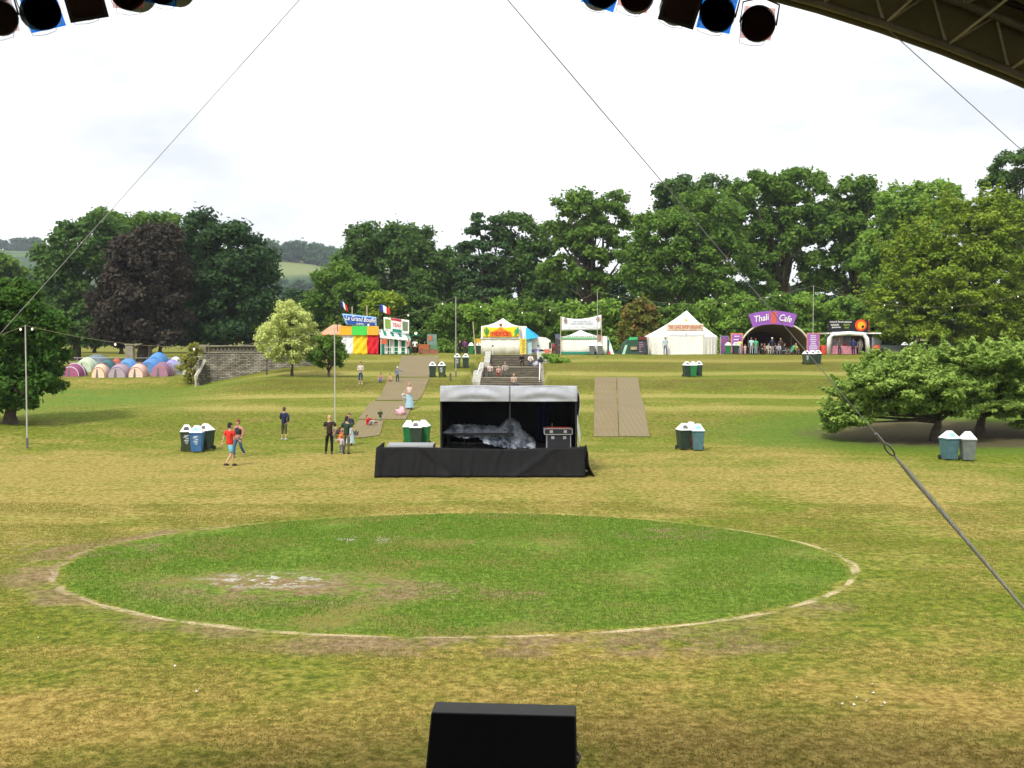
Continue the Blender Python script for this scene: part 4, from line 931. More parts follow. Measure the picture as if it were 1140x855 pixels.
lettering('Le Grand Bouffe', .8, PALE, t, c0 + Vector((.02, -.12, .14)), width=3.15, height=.50, rot=(R(90), R(5.5), 0), shear=.15)
lettering('cafe', .4, PALE, t, c0 + Vector((.0, -.12, -.34)), width=.8, height=.22, rot=(R(90), R(5.5), 0))
for px in (392, 408.5):
    m = MB(); q_ = P(px, 340, D + .6); m.tube([(q_.x, q_.y, GZ), (q_.x, q_.y, Z(341 if px < 400 else 340, D))], .055, 6); m.build('pole', plain('pale_timber', (.50, .42, .26), .8), t)
# flags
def flag(label, px0, py0, px1, py1, px2, drop, D, pole_px, pole_top):
    a = P(px0, py0, D); t = empty('flag', (P(pole_px, 0, D).x, D, GZ), label, 'flag', 'striped flags above the stalls')
    m = MB(); m.tube([(P(pole_px, 0, D).x, D, GZ + 0), (P(pole_px, 0, D).x, D, Z(pole_top, D))], .03, 6); m.build('pole', DARKM, t)
    top0, top1 = P(px0, py0, D), P(px1, py1, D); bot0 = P(px2, drop, D); bot1 = top1 + (bot0 - top0)
    for i, (nm, c_) in enumerate((('blue_stripe', (.03, .07, .40)), ('white_stripe', (.8, .8, .8)), ('red_stripe', (.60, .03, .03)))):
        def fn(u, v, i=i):
            uu = (i + u) / 3; p = bot0.lerp(bot1, uu).lerp(top0.lerp(top1, uu), v); return (p.x, p.y + .06 * math.sin(uu * 9), p.z + .05 * math.sin(uu * 6))
        MB().sheet(fn, 5, 4, (0, .012, 0)).build(nm, fabric('flag_' + nm, c_, .2), t, smooth=True)
flag('drooping blue white and red flag at the left end of the blue banner', 379, 334, 386, 339.5, 380.5, 342, D + .2, 378, 333)
flag('blue white and red flag flying above the green striped stall', 422.5, 339, 434, 342.5, 423, 347, D + .3, 422, 337)
# green striped stall
D = 113.6; t = stall('food_stall', 'green and white striped stall with railings beside the red cloth', 'stall', 440, D)
GRN = fabric('stall_green', (.01, .20, .11), .3)
for i in range(8):
    x0 = 424 + i * 3.8; m = clothsheet(x0, x0 + 3.8, 374, 394.3, D, .03, 5, 0, i); m.build('curtain_strip', WHITE if i % 2 else GRN, t, smooth=True)
for i in range(6):
    pass
m = MB(); bx(m, 424, 455, 374, 394.3, D, D + .1, D + 3.2); m.build('side_wall', GRN, t)
def awn(u, v):
    a = P(421 + 32 * u, 366.5 + 3.0 * u, D + 2.5); b__ = P(423 + 34 * u, 373.2 + 3.2 * u, D - .7); p = b__.lerp(a, v); return p
m = MB().sheet(awn, 8, 2, (0, 0, -.05)); m.build('awning', WHITE, t)
for k in range(4):
    def awn2(u, v, k=k): p = Vector(awn((k + .55 + u * .4) / 4, v)); p.z += .02; return p
    MB().sheet(awn2, 2, 2, (0, 0, -.01)).build('awning_stripe', GRN, t)
m = MB().sheet(lambda u, v: Vector(awn(u, 0)) + Vector((0, -.02, -.28 * v + .03 * math.sin(u * 40) * v)), 24, 2, (0, .02, 0)); m.build('awning_fringe', WHITE, t)
for px in (424, 434, 444, 455):
    m = MB(); q_ = P(px, 375, D - .6); m.tube([(q_.x, D - .6, GZ), (q_.x, D - .6, q_.z)], .035, 6); m.build('post', WHITE if px != 444 else PALE, t)
m = MB(); a = P(428, 386.5, D - .9); b_ = P(453, 386.5, D - .9); m.tube([a, b_], .03, 5); m.tube([a - Vector((0, 0, .45)), b_ - Vector((0, 0, .45))], .02, 5); m.build('railing', PALE, t)
m = MB(); bx(m, 424.5, 431, 377.5, 383, D - .65, D - .7, D - .65); m.build('small_sign', plain('orange_sign', (.55, .11, .04), .6), t)
t = stall('sign_board', 'white framed sign with a red heading above the green striped stall', 'sign', 440, D + .8)
q = [P(427, 353, D + .2), P(455.5, 356.5, D + .2), P(455.5, 372.5, D + .2), P(427.5, 368.5, D + .2)]
banner(q, WHITE, t, 'board')
def sub(q, u0, u1, v0, v1, mat, name, dy=-.05):
    f = lambda u, v: q[3].lerp(q[2], u).lerp(q[0].lerp(q[1], u), v) + Vector((0, dy, 0))
    MB().sheet(lambda a, b__: f(u0 + (u1 - u0) * a, v0 + (v1 - v0) * b__), 3, 3, (0, .02, 0)).build(name, mat, t)
sub(q, .05, .27, .22, .88, plain('sign_green', (.20, .32, .05), .6), 'green_picture'); sub(q, .74, .95, .22, .88, plain('sign_olive', (.14, .19, .10), .6), 'olive_picture')
sub(q, .29, .70, .84, .99, plain('sign_red', (.50, .02, .04), .6), 'red_heading'); sub(q, .34, .70, .03, .26, plain('sign_teal', (.01, .20, .14), .6), 'green_footer')
lettering('TEAS', .5, plain('sign_pink', (.60, .08, .10), .6), t, q[3].lerp(q[1], .5) + Vector((0, -.1, .05)), width=.95, height=.42, rot=(R(90), R(6), 0))
# lamp on a stall arm
t = stall('stall_lamp', 'lit round bulb on a thin green arm right of the green striped stall', 'lamp', 462, 113.5)
m = MB(); q_ = P(463, 371, 113.4); m.ell(q_, (.13, .13, .13)); m.build('bulb', emis('bulb_glow', (1, .9, .7), 3.0), t, smooth=True)
m = MB(); a = P(459, 373.2, 113.4); b_ = P(468, 373.2, 113.4); m.box(a.x, b_.x, 113.3, 113.5, a.z - .05, a.z + .03); m.build('arm', GRN, t)
m = MB(); a = P(468, 373.2, 113.4); m.tube([(a.x, 113.4, GZ), (a.x, 113.4, a.z)], .03, 5); m.build('post', DARKM, t)
# crates and notice board
def crate(px0, px1, py0, py1, D, label, c_):
    a = PXZ(px0, py1, D); b_ = PXZ(px1, py0, D); t = empty('wooden_crate', ((a[0] + b_[0]) / 2, D, a[1]), label, 'crate', 'crates by the notice board')
    mt = plain('crate_' + name_of(c_), c_, .85, .35, 5)
    m = MB(); n = 4; hh = (b_[1] - a[1]) / n
    for i in range(n): m.box(a[0], b_[0], D, D + .03, a[1] + i * hh, a[1] + (i + .85) * hh)
    m.box(a[0] + .02, b_[0] - .02, D + .035, D + .7, a[1] + .01, b_[1] - .02); m.build('slats', mt, t)
    for xx in (a[0], b_[0] - .06): k = MB(); k.box(xx, xx + .06, D - .03, D - .002, a[1], b_[1]); k.build('corner_batten', mt, t)
zb_ = 394.2
crate(466, 478, 383.2, 388.6, 113.2, 'orange wooden crate topmost of the stack by the notice board', (.42, .13, .05))
crate(466, 478.5, 388.8, zb_, 113.2, 'brown wooden crate under the orange one by the notice board', (.30, .14, .08))
crate(479, 487.5, 389, zb_, 113.0, 'brown crate on the ground below the green painted box', (.32, .13, .08))
crate(479, 487, 384.2, 388.8, 113.0, 'green and orange painted box below the notice board', (.12, .25, .14))
t = stall('notice_board', 'upright grey green notice board with an orange patch', 'board', 480, 113.8)
m = MB(); bx(m, 475.5, 486.2, 372, 384, 113.8, 113.8, 113.86); m.build('board', plain('grey_green_board', (.16, .24, .21), .7, .4, 3), t)
m = MB(); bx(m, 477, 481, 374, 379, 113.75, 113.76, 113.78); m.build('orange_poster', plain('orange_poster', (.45, .14, .06), .7, .4), t)
m = MB(); bx(m, 476, 477, 384, 394.2, 113.8, 113.8, 113.86); bx(m, 485, 486, 384, 394.2, 113.8, 113.8, 113.86); m.build('legs', WOODB, t)

# mexican tent
def frametent(t, x0, x1, ye, yp, D, dep, mat, side=None, pk=None, yb=394.3, front=True):
    a = X(x0, D); b__ = X(x1, D); ze, zp_ = Z(ye, D), Z(yp, D + dep / 2); cx = pk if pk is not None else (a + b__) / 2
    r = MB()
    for i in range(12):
        pass
    def roof(u, v):      # u round the eaves square, v to the peak
        s_ = u * 4 % 4; k = int(s_) % 4; f = s_ - int(s_)
        cs = [(a, D), (b__, D), (b__, D + dep), (a, D + dep)]; p0, p1 = cs[k], cs[(k + 1) % 4]
        x = p0[0] + (p1[0] - p0[0]) * f; y = p0[1] + (p1[1] - p0[1]) * f
        return (x + (cx - x) * v, y + (D + dep / 2 - y) * v, ze + (zp_ - ze) * v - .22 * math.sin(v * math.pi) * (1 - .3 * abs(f - .5)))
    MB().sheet(roof, 32, 8).build('roof', mat, t, smooth=False)
    m = MB(); m.sheet(lambda u, v: (a + (b__ - a) * u, D + .02 + .04 * math.sin(u * 24) * (1 - v), GZ + (ze - GZ) * v), 50, 3, (0, .015, 0))
    if front: m.build('front_wall', side or mat, t, smooth=True)
    for xx in (a, b__): k = MB(); k.sheet(lambda u, v, xx=xx: (xx + .03 * math.sin(u * 20) * (1 - v), D + .02 + (dep - .04) * u, GZ + (ze - GZ) * v), 24, 3, (.012, 0, 0)); k.build('side_wall', side or mat, t, smooth=True)
    k = MB(); k.sheet(lambda u, v: (a + (b__ - a) * u, D + dep, GZ + (ze - GZ) * v), 10, 2, (0, .012, 0)); k.build('back_wall', side or mat, t)
D = 112.5; t = stall('food_tent', 'white peaked tent with a yellow and red mexican sign', 'tent', 560, D)
frametent(t, 535.5, 579, 363, 354.3, D, 5.0, WHITE, CREAM, pk=X(560, D + 2.5))
m = MB(); bx(m, 578.5, 586.5, 363, 394.3, D, D + .5, D + 4); m.build('annexe', WHITE, t)
m = MB(); bx(m, 535.3, 579, 375.3, 377, D, D - .12, D - .02); m.build('counter_flap', WHITE, t)
sg = empty('painted_sign', (X(557, D), D - .2, Z(375, D)), 'yellow sign reading mexican in red with two green cacti', 'sign')
q = [P(537.5, 363.6, D - .2), P(577.5, 363.2, D - .2), P(577.5, 375.2, D - .2), P(537.5, 375.6, D - .2)]
banner(q, fabric('sign_yellow', (.86, .66, .02), .1), sg, 'board', bow=.12)
m = MB(); cz = q[3].lerp(q[1], .5)
pts = [(cz.x + a_ * .093, cz.z + b__ * .093) for a_, b__ in ((-12, -5.4), (-9, -1), (-6.5, 2), (-3.5, 2.6), (-2, 5), (2, 5), (3.5, 2.6), (6.5, 2), (9, -1), (12, -5.4))]
m.prism(pts, D - .27, D - .235); m.build('orange_rays', plain('sign_orange', (.80, .22, .02), .6), sg)
lettering('mexican', .9, plain('sign_red2', (.50, .01, .02), .6), sg, cz + Vector((0, -.1, -.12)), width=2.15, height=.62)
for px, c_ in ((541.5, (.01, .30, .12)), (573.5, (.02, .38, .16))):
    k = MB(); q_ = P(px, 373.6, D - .27); tilt = .0 if px < 550 else .35
    f = lambda x, z: (q_.x + x + z * tilt, q_.y, q_.z + z)
    k.tube([f(0, 0), f(0, .88)], .09, 7); k.tube([f(0, .3), f(-.2, .36), f(-.22, .7)], .05, 6); k.tube([f(0, .25), f(.2, .32), f(.22, .64)], .05, 6); k.build('cactus', plain('cactus' + str(px), c_, .6), sg)
k = MB(); q_ = P(557.5, 361.8, D - .3); k.ell(q_, (.16, .05, .18)); k.ell((q_.x, q_.y, q_.z + .1), (.26, .06, .05)); k.build('crest', plain('crest_brown', (.22, .13, .04), .6), sg, smooth=True)
t = stall('menu_board', 'tall yellow menu board with small dark lines beside the mexican tent', 'sign', 582, D - .2)
m = MB(); bx(m, 578.6, 586, 377, 394.2, D - .2, D - .2, D - .14); m.build('board', plain('menu_yellow', (.70, .55, .08), .6), t)
rg = random.Random(3); m = MB()
for i in range(13):
    y = 378.5 + i * 1.15; a = rg.uniform(580, 582); b_ = rg.uniform(583.5, 585.5); bx(m, a, b_, y, y + .35, D - .2, D - .215, D - .204)
m.build('lettering', plain('ink', (.08, .05, .03), .8), t)
t = stall('flyer_board', 'small orange and yellow board left of the mexican tent', 'sign', 531, D + .6)
m = MB(); bx(m, 529, 536, 377, 383, D + .4, D + .4, D + .45); m.build('board', plain('flyer_yellow', (.62, .36, .05), .7, .5, 5), t); m = MB(); bx(m, 530, 531, 383, 394.3, D + .4, D + .4, D + .45); m.build('post', WOODB, t)
m = MB(); a = P(526.5, 358, D); b_ = P(529.5, 394, D); m.tube([(b_.x, b_.y, GZ), a], [.06, .04], 6); o = m.build('leaning_pole', plain('pale_timber', (.50, .42, .26), .8)); tag(o, 'pale timber pole leaning left of the mexican tent', 'pole')
t = stall('blue_awning', 'bright blue awning sloping off the mexican tent', 'awning', 590, D + 2)
m = MB(); m.add([P(585.5, 363.5, D + .6), P(597.5, 376, D - .2), P(585.5, 378, D - .2), P(585.5, 363.5, D + 3), P(600, 374, D + 3), P(585.5, 378, D + 3)], [(0, 1, 2)[::-1], (3, 4, 5), (0, 1, 4, 3), (1, 2, 5, 4)]); m.build('sheet', fabric('azure_canvas', (.03, .36, .72), .3), t)
m = MB(); bx(m, 585.7, 592, 378, 394.3, D, D + .1, D + .2); m.build('hanging_sheet', fabric('sky_canvas', (.35, .55, .62), .4), t)
# white trailer
t = stall('catering_trailer', 'rounded white catering trailer with a dark end window beside the blue awning', 'trailer', 603, D + 1)
prof = [(592, 394), (592, 377.5), (594, 375.3), (600, 375), (608, 375.8), (612.5, 378.5), (614, 383), (614.3, 391), (613, 394)]
m = MB(); m.prism([(x, max(GZ + .12, z)) for x, z in poly_px(D + .8, prof)], D + .8, D + 3.0); m.build('body', plain('trailer_white', (.74, .75, .73), .45), t)
m = MB(); bx(m, 611.2, 613.6, 381, 388, D + .8, D + .77, D + .79); m.build('window', plain('dark_glass', (.02, .03, .03), .2), t)
for px, c_ in ((589.5, (.45, .04, .05)), (598, (.18, .15, .40)), (609, (.55, .16, .10))):
    k = MB(); q_ = P(px, 391.8, D + .3); rr = random.Random(int(px)); n = 9; k.prism([(q_.x + math.cos(2 * math.pi * i / n) * (.42 + .12 * rr.random()), q_.z + .1 + math.sin(2 * math.pi * i / n) * (.20 + .08 * rr.random())) for i in range(n)], D + .76, D + .79); k.build('painted_motif', plain('motif' + str(px), c_, .6), t)
k = MB(); q_ = P(603, 393.5, D + .9); k.tube([(q_.x, D + .75, GZ + .28), (q_.x, D + .95, GZ + .28)], .28, 12); k.build('wheel', DARKM, t)
t = stall('speaker_stack', 'dark stack of boards and boxes left of the tent under the white banner', 'stack', 620, D + .6)
for y0, y1, c_ in ((372, 377, (.10, .12, .17)), (377.3, 384, (.05, .05, .06)), (384.3, 389, (.09, .04, .04)), (389.3, 394.2, (.06, .04, .05))):
    m = MB(); bx(m, 618.2, 623.8, y0, y1, D + .3, D + .3, D + .9, .02); m.build('box', plain('stack' + name_of(c_), c_, .7), t)
# tent under white banner
D = 112.8; t = stall('food_tent', 'white pitched tent with green trim under the long white banner', 'tent', 646, D)
frametent(t, 623.5, 676, 374.5, 367.3, D, 5.0, WHITE, CREAM, pk=X(646, D + 2.5))
m = MB(); bx(m, 624.5, 664, 375.4, 377.6, D, D - .08, D - .03); m.build('green_trim', fabric('mint_trim', (.16, .42, .22), .3), t)
m = MB(); bx(m, 623.5, 664, 391.8, 394.3, D, D - .08, D - .03); m.build('green_base', fabric('green_trim', (.02, .22, .15), .3), t)
m = MB(); rg = random.Random(8)
for i in range(16):
    px = 625 + i * 2.3 + rg.random(); y = 374 + rg.random() * .5; bx(m, px, px + .7 + .7 * rg.random(), y, y + .7, D, D - .10, D - .085)
m.build('lettering', plain('ink', (.08, .05, .03), .8), t)
m = MB(); bx(m, 664.5, 669, 372.5, 379, D - .1, D - .16, D - .12); m.build('poster', plain('poster_brown', (.35, .20, .16), .7, .5, 5), t)
m = MB(); m.add([P(677, 375, D + 1), P(679.3, 381, D + .5), P(683.5, 394.3, D), P(679, 394.3, D), P(677, 394.3, D + 1)], [(0, 4, 3, 1), (1, 3, 2)]); m.build('guy_flap', WHITE, t)
m = MB(); bx(m, 676.2, 678.5, 378, 394.3, D, D + .4, D + 3); m.build('green_side', fabric('green_trim', (.02, .22, .15), .3), t)
k = MB(); bx(k, 677.3, 679.6, 390.8, 394.2, D - .2, D - .25, D - .05, .02); k = k.build('fuel_can', plain('red_plastic', (.6, .06, .03), .5)); tag(k, 'small red canister at the right corner of the tent under the white banner', 'canister')
t = stall('banner', 'long sagging white banner strung between poles above the middle tent', 'banner', 647, D)
q = [P(625.3, 352.8, D - .3), P(669, 350.3, D - .3), P(669, 367.2, D - .3), P(625.3, 368, D - .3)]
banner(q, fabric('banner_white', (.80, .82, .86), .2), t, 'sheet', bow=.32)
cc = sum(q, Vector()) / 4; INK = plain('pale_ink', (.30, .36, .42), .7)
lettering('THE HOUSE OF', .3, INK, t, cc + Vector((0, -.08, .20)), width=2.0, height=.16)
lettering('CHAI AND CAKES', .3, INK, t, cc + Vector((0, -.08, -.06)), width=2.5, height=.20)
lettering('organic teas coffee and cakes', .3, plain('mint_ink', (.40, .55, .55), .7), t, cc + Vector((0, -.08, -.38)), width=3.3, height=.12)
for px in (629.5, 665.5):
    k = MB(); q_ = P(px, 355.5 if px < 640 else 353.8, D - .36); rr = random.Random(int(px))
    k.prism([(q_.x + math.cos(a_) * (.16 + .06 * (i % 2)), q_.z - .12 + math.sin(a_) * (.24 + .10 * (i % 2))) for i, a_ in enumerate([2 * math.pi * i / 10 for i in range(10)])], D - .40, D - .36); k.build('emblem', plain('emblem_brown', (.35, .25, .25), .7, .5, 8), t)
for px, ty in ((624.3, 352), (669.6, 350)):
    k = MB(); q_ = P(px, ty, D - .25); k.tube([(q_.x, D - .25, GZ), (q_.x, D - .25, q_.z)], .045, 6); k.build('pole', plain('pale_timber', (.50, .42, .26), .8), t)
# low green tent with boards
D = 113; t = stall('ridge_tent', 'low dark green tent with menu boards left of the cream marquee', 'tent', 708, D)
GT = fabric('dark_green_canvas', (.035, .085, .055), .4)
m = MB(); m.prism(poly_px(D, [(691, 394.3), (695, 384), (700, 377.5), (720, 376), (721.5, 394.3)]), D, D + 3); m.build('body', GT, t)
m = MB(); m.prism(poly_px(D, [(700, 377.3), (700.5, 375.4), (710, 375.2), (710, 378), (700, 378.8)]), D - .05, D - .01); m.build('green_cloth', fabric('bright_green', (.06, .42, .16), .3), t)
m = MB(); m.prism(poly_px(D, [(692.4, 394.3), (696, 384), (698.6, 384), (695.6, 394.3)]), D - .05, D - .01); m.build('pale_flap', fabric('pale_green', (.40, .62, .48), .3), t)
for x0, x1, y0, y1, c_ in ((710.3, 720, 374.8, 378.2, (.16, .03, .03)), (702, 709, 386, 389.4, (.40, .30, .18)), (710, 720, 379.5, 394, (.05, .05, .07))):
    m = MB(); bx(m, x0, x1, y0, y1, D - .1, D - .14, D - .1); m.build('menu_board', plain('board' + name_of(c_), c_, .7, .4, 5), t)
m = MB(); rg = random.Random(12)
for i in range(6): y = 381 + i * 2; bx(m, 711.5, 713 + rg.random() * 5, y, y + .6, D - .1, D - .155, D - .145)
m.build('lettering', plain('chalk', (.45, .28, .32), .8), t)
t = stall('hammock', 'dark green cloth slung low between two tents', 'cloth', 685, D + .5)
m = MB().sheet(lambda u, v: P(681 + 11 * u, 386 + 5 * math.sin(u * 3.14) + (1 - v) * 3, D + .6), 12, 3, (0, .1, 0)); m.build('cloth', GT, t); m = MB(); q_ = P(692, 385, D + .6); m.tube([(q_.x, q_.y, GZ), q_], .03, 5); q_ = P(681, 385, D + .6); m.tube([(q_.x, q_.y, GZ), q_], .03, 5); m.build('pole', WOODB, t)
# cream marquee
D = 113; t = stall('marquee', 'big cream marquee with a tall point and a long sign over its door', 'tent', 763, D)
a, b_ = X(724, D), X(801.5, D); ze = Z(374.8, D); pk = P(764.5, 345.5, D + 3.5); dep = 7
s1, s2 = a + .9, b_ - .9
base = [(a, D + 1.5), (a + 1.8, D), (b_ - 1.6, D), (b_, D + 1.3), (b_, D + dep - 1), (b_ - 1.6, D + dep), (a + 1.8, D + dep), (a, D + dep - 1)]
n = len(base)
def mroof(u, v):
    q_ = u * n % n; k = int(q_) % n; f = q_ - int(q_); p0, p1 = base[k], base[(k + 1) % n]; x = p0[0] + (p1[0] - p0[0]) * f; y = p0[1] + (p1[1] - p0[1]) * f
    vv = v; z = ze + (pk.z - ze) * (vv * .93 + .07 * vv ** 3) - .25 * math.sin(math.pi * vv) * (1 - .6 * abs(2 * f - 1)); return (x + (pk.x - x) * v, y + (pk.y - y) * v, z)
MB().sheet(mroof, 48, 10).build('roof', WHITE, t, smooth=False)
def mwall(u, v):
    q_ = u * n % n; k = int(q_) % n; f = q_ - int(q_); p0, p1 = base[k], base[(k + 1) % n]; x = p0[0] + (p1[0] - p0[0]) * f; y = p0[1] + (p1[1] - p0[1]) * f
    w = .06 * math.sin(u * 150 + 2 * math.sin(u * 40)) * (1 - v * .8); return (x, y + w, GZ + (ze - GZ) * v)
MB().sheet(mwall, 220, 5).build('wall', CREAM, t, smooth=True)
m = MB(); m.tube([P(764.5, 347, D + 3.5), P(764.5, 343.8, D + 3.5)], .03, 5); m.build('peak_pole', DARKM, t)
for px in (722, 742, 783, 802):
    k = MB(); q_ = P(px, 375 if px in (722, 802) else 361.5, D - .4); k.tube([(q_.x, q_.y, GZ), q_], .035, 5); k.build('pole', plain('pale_timber', (.50, .42, .26), .8), t)
k = MB(); k.sheet(lambda u, v: P(763 + 1.6 * u, 371 + 3.2 * (1 - v), D - .1), 2, 2, (0, .02, 0)); k.build('notice', PALE, t)
k = MB(); q_ = P(764, 357, D - .1); k.ell(q_, (.18, .08, .10)); k.ell((q_.x - .06, q_.y, q_.z + .14), (.11, .07, .09)); k.build('yellow_ornament', plain('duck_yellow', (.75, .6, .03), .5), t, smooth=True)
t = stall('shop_sign', 'long cream sign with orange capitals across the cream marquee', 'sign', 762, D - .4)
q = [P(742.5, 360.7, D - .45), P(783, 360.5, D - .45), P(783, 368.6, D - .45), P(742.5, 368.8, D - .45)]
banner(q, fabric('sign_cream', (.72, .60, .48), .1), t, 'board'); cc = sum(q, Vector()) / 4
lettering('THE CAKE SHOP ORGANIC', .5, plain('sign_rust', (.50, .14, .06), .6), t, cc + Vector((0, -.08, .07)), width=3.55, height=.42)
lettering('tea coffee cakes', .2, plain('sign_rust', (.50, .14, .06), .6), t, cc + Vector((0, -.08, -.27)), width=2.2, height=.10)
# boards by the cafe
def menu(px0, px1, py0, py1, D, label, cback, cframe, cline, n=7, seed=1, title=None):
    t = stall('menu_board', label, 'sign', (px0 + px1) / 2, D)
    m = MB(); bx(m, px0, px1, py0, py1, D, D, D + .06); m.build('frame', plain('mf' + name_of(cframe), cframe, .6), t)
    m = MB(); bx(m, px0 + 1.2, px1 - 1.2, py0 + 1.2, py1 - 1.0, D, D - .03, D - .005); m.build('panel', plain('mp' + name_of(cback), cback, .6), t)
    m = MB(); rg = random.Random(seed)
    for i in range(n):
        y = py0 + 3 + (py1 - py0 - 5) * i / n; w = rg.uniform(.5, .95) * (px1 - px0 - 4) / 2; c_ = (px0 + px1) / 2; bx(m, c_ - w, c_ + w, y, y + .75, D, D - .05, D - .035)
    m.build('lettering', plain('ml' + name_of(cline), cline, .7), t)
PURP = (.30, .11, .40)
menu(802.5, 811.5, 374, 394, 113.2, 'red and purple striped menu board beside the cream marquee', (.16, .08, .26), (.20, .12, .3), (.5, .06, .12), 6, 2)
menu(813.5, 827, 371, 394.2, 113.0, 'orange framed purple menu board left of the arched cafe', PURP, (.70, .24, .12), (.8, .8, .8), 5, 3)
menu(898, 912.5, 370.5, 394.2, 112.6, 'orange edged purple menu board right of the arched cafe', PURP, (.50, .20, .16), (.75, .7, .8), 9, 4)
# arched cafe tent
D = 113.5; t = stall('arched_tent', 'arched brown cafe tent with a dark open front', 'tent', 862, D)
cx = X(863, D); hw = X(902.5, D) - cx; hh = Z(358.5, D) - GZ
def arch(sc_, y, hsc=1.0): return lambda u: (cx + .0 - hw * sc_ * math.cos(math.pi * u), y, GZ + hh * hsc * (math.sin(math.pi * u) ** .82))
A1, A2, A3 = arch(1.0, D), arch(.985, D + .3, .975), arch(.70, D + 7, .72)
def lerp3(a, b__, v): return tuple(a[i] + (b__[i] - a[i]) * v for i in range(3))
MB().sheet(lambda u, v: lerp3(A1(u), A3(u), v), 40, 8, (0, 0, -.04)).build('canopy', fabric('tan_canvas', (.26, .19, .09), .5, translucent=.25), t, smooth=True)
m = MB(); m.tube([A1(i / 40) for i in range(41)], .09, 6); m.build('arch_rim', plain('rim_cream', (.62, .58, .45), .7), t)
m = MB(); m.sheet(lambda u, v: (A3(u)[0], A3(u)[1] - .02, GZ + (A3(u)[2] - GZ) * v), 24, 4, (0, .03, 0)); m.build('back_wall', fabric('dark_maroon', (.05, .012, .018), .5), t)
for s_ in (-1, 1):
    m = MB(); xx = cx + s_ * hw * .62; m.tube([(xx, D + 2.5, GZ), (xx, D + 2.5, GZ + hh * .72)], .05, 6); m.build('support_pole', WOODB, t)
for i, px in enumerate((838, 850, 872, 884)):
    k = MB(); q_ = GD(px, D + 2.2); q_.z = GZ; k.box(q_.x - .6, q_.x + .6, q_.y - .35, q_.y + .35, GZ + .68, GZ + .73)
    tt = empty('cafe_table', (q_.x, q_.y, GZ), 'low wooden table inside the arched cafe, %s' % ['leftmost', 'left of centre behind the seated figures', 'right of centre', 'rightmost by the green chair'][i], 'table', 'tables in the arched cafe'); k.build('table_top', WOODB, tt)
    for sx in (-.5, .5):
        for sy in (-.28, .28): l = MB(); l.tube([(q_.x + sx, q_.y + sy, GZ), (q_.x + sx, q_.y + sy, GZ + .68)], .025, 5); l.build('leg', WOODB, tt)
# curved cafe sign
t = stall('cafe_sign', 'curved purple sign with white lettering above the arched cafe', 'sign', 860, D - .2)
def arcp(u, v):   # u 0..1 across, v 0 bottom..1 top
    a_ = (u - .5) * R(37); cyy = 346 + 81; r0 = 81 - 15 * (1 - v) * 1.0; return P(860.3 + math.sin(a_) * r0 * 1.05, cyy - math.cos(a_) * r0, D - .25)
MB().sheet(arcp, 24, 2, (0, .05, 0)).build('board', plain('sign_purple', (.26, .09, .42), .6, .1), t)
MB().sheet(lambda u, v: Vector(arcp(.455 + .13 * u, .06 + .88 * v)) + Vector((0, -.02, 0)), 4, 2, (0, .01, 0)).build('orange_square', plain('sign_brick', (.55, .10, .08), .6), t)
lettering('Thali', .9, PALE, t, Vector(arcp(.235, .5)) + Vector((0, -.06, 0)), width=1.55, height=.66, rot=(R(90), -R(10), 0), shear=.2)
lettering('Cafe', .9, PALE, t, Vector(arcp(.775, .5)) + Vector((0, -.06, 0)), width=1.30, height=.70, rot=(R(90), R(10.5), 0), shear=.25)
# van stall with inflatable arch
D = 113.2; t = stall('catering_van', 'white open sided catering van with a rounded white frame', 'van', 945, D)
WV = plain('van_white', (.80, .80, .80), .4)
m = MB(); m.tube([P(922, 394, D - .2), P(923.5, 377, D - .2), P(927, 371.8, D - .2), P(945, 370.8, D - .2), P(961, 371.8, D - .2), P(965, 377, D - .2), P(966.5, 394, D - .2)], .24, 10); m.build('inflatable_arch', WV, t, smooth=True)
m = MB(); bx(m, 926, 963, 372, 394.2, D, D + 1.9, D + 2.0); m.build('back_wall', plain('van_inner', (.5, .45, .5), .6, .4), t)
m = MB(); bx(m, 920, 980, 370.3, 371.6, D, D - .3, D + 2.4); m.build('roof', WV, t)
m = MB(); bx(m, 926, 955, 385, 394.2, D, D + .4, D + .9); m.build('counter', plain('counter_pink', (.55, .22, .28), .6, .35, 6), t)
m = MB(); bx(m, 940, 946, 371.8, 379, D, D - .1, D + .2); m.build('hanging_speaker', DARKM, t)
m = MB(); bx(m, 927, 932.5, 374, 383, D, D + 1.82, D + 1.88); m.build('window', plain('van_window', (.75, .8, .8), .3), t)
m = MB(); bx(m, 966.5, 972.5, 372.5, 394.2, D, D + .5, D + 2.0); m.build('dark_doorway', plain('dark_purple', (.05, .015, .07), .7), t)
m = MB(); bx(m, 954, 963, 374, 394.2, D, D + 1.7, D + 1.86); m.build('doorway', plain('dark_brown', (.06, .045, .035), .7), t)
for x0, x1, l in ((971.5, 979.5, 'orange red barrel standing right of the catering van'), (913.5, 919.5, 'orange red box on the grass left of the catering van')):
    q_ = P((x0 + x1) / 2, 394, D - .3); r_ = (X(x1, D) - X(x0, D)) / 2; tt = empty('barrel', (q_.x, q_.y, GZ), l, 'barrel', 'orange red tubs by the catering van')
    k = MB(); hh_ = .95; k.tube([(q_.x, q_.y, GZ), (q_.x, q_.y, GZ + hh_ * .1), (q_.x, q_.y, GZ + hh_ * .5), (q_.x, q_.y, GZ + hh_ * .9), (q_.x, q_.y, GZ + hh_)], [r_ * .88, r_ * .95, r_, r_ * .95, r_ * .88], 14); k.build('body', plain('red_plastic', (.6, .06, .03), .5), tt, smooth=True)
    k = MB(); k.tube([(q_.x, q_.y, GZ + hh_), (q_.x, q_.y, GZ + hh_ + .04)], r_ * .92, 14); k.build('rim', plain('red_plastic', (.6, .06, .03), .5), tt)
t = stall('shop_sign', 'black sign with white text and an orange disc above the catering van', 'sign', 944, D - .3)
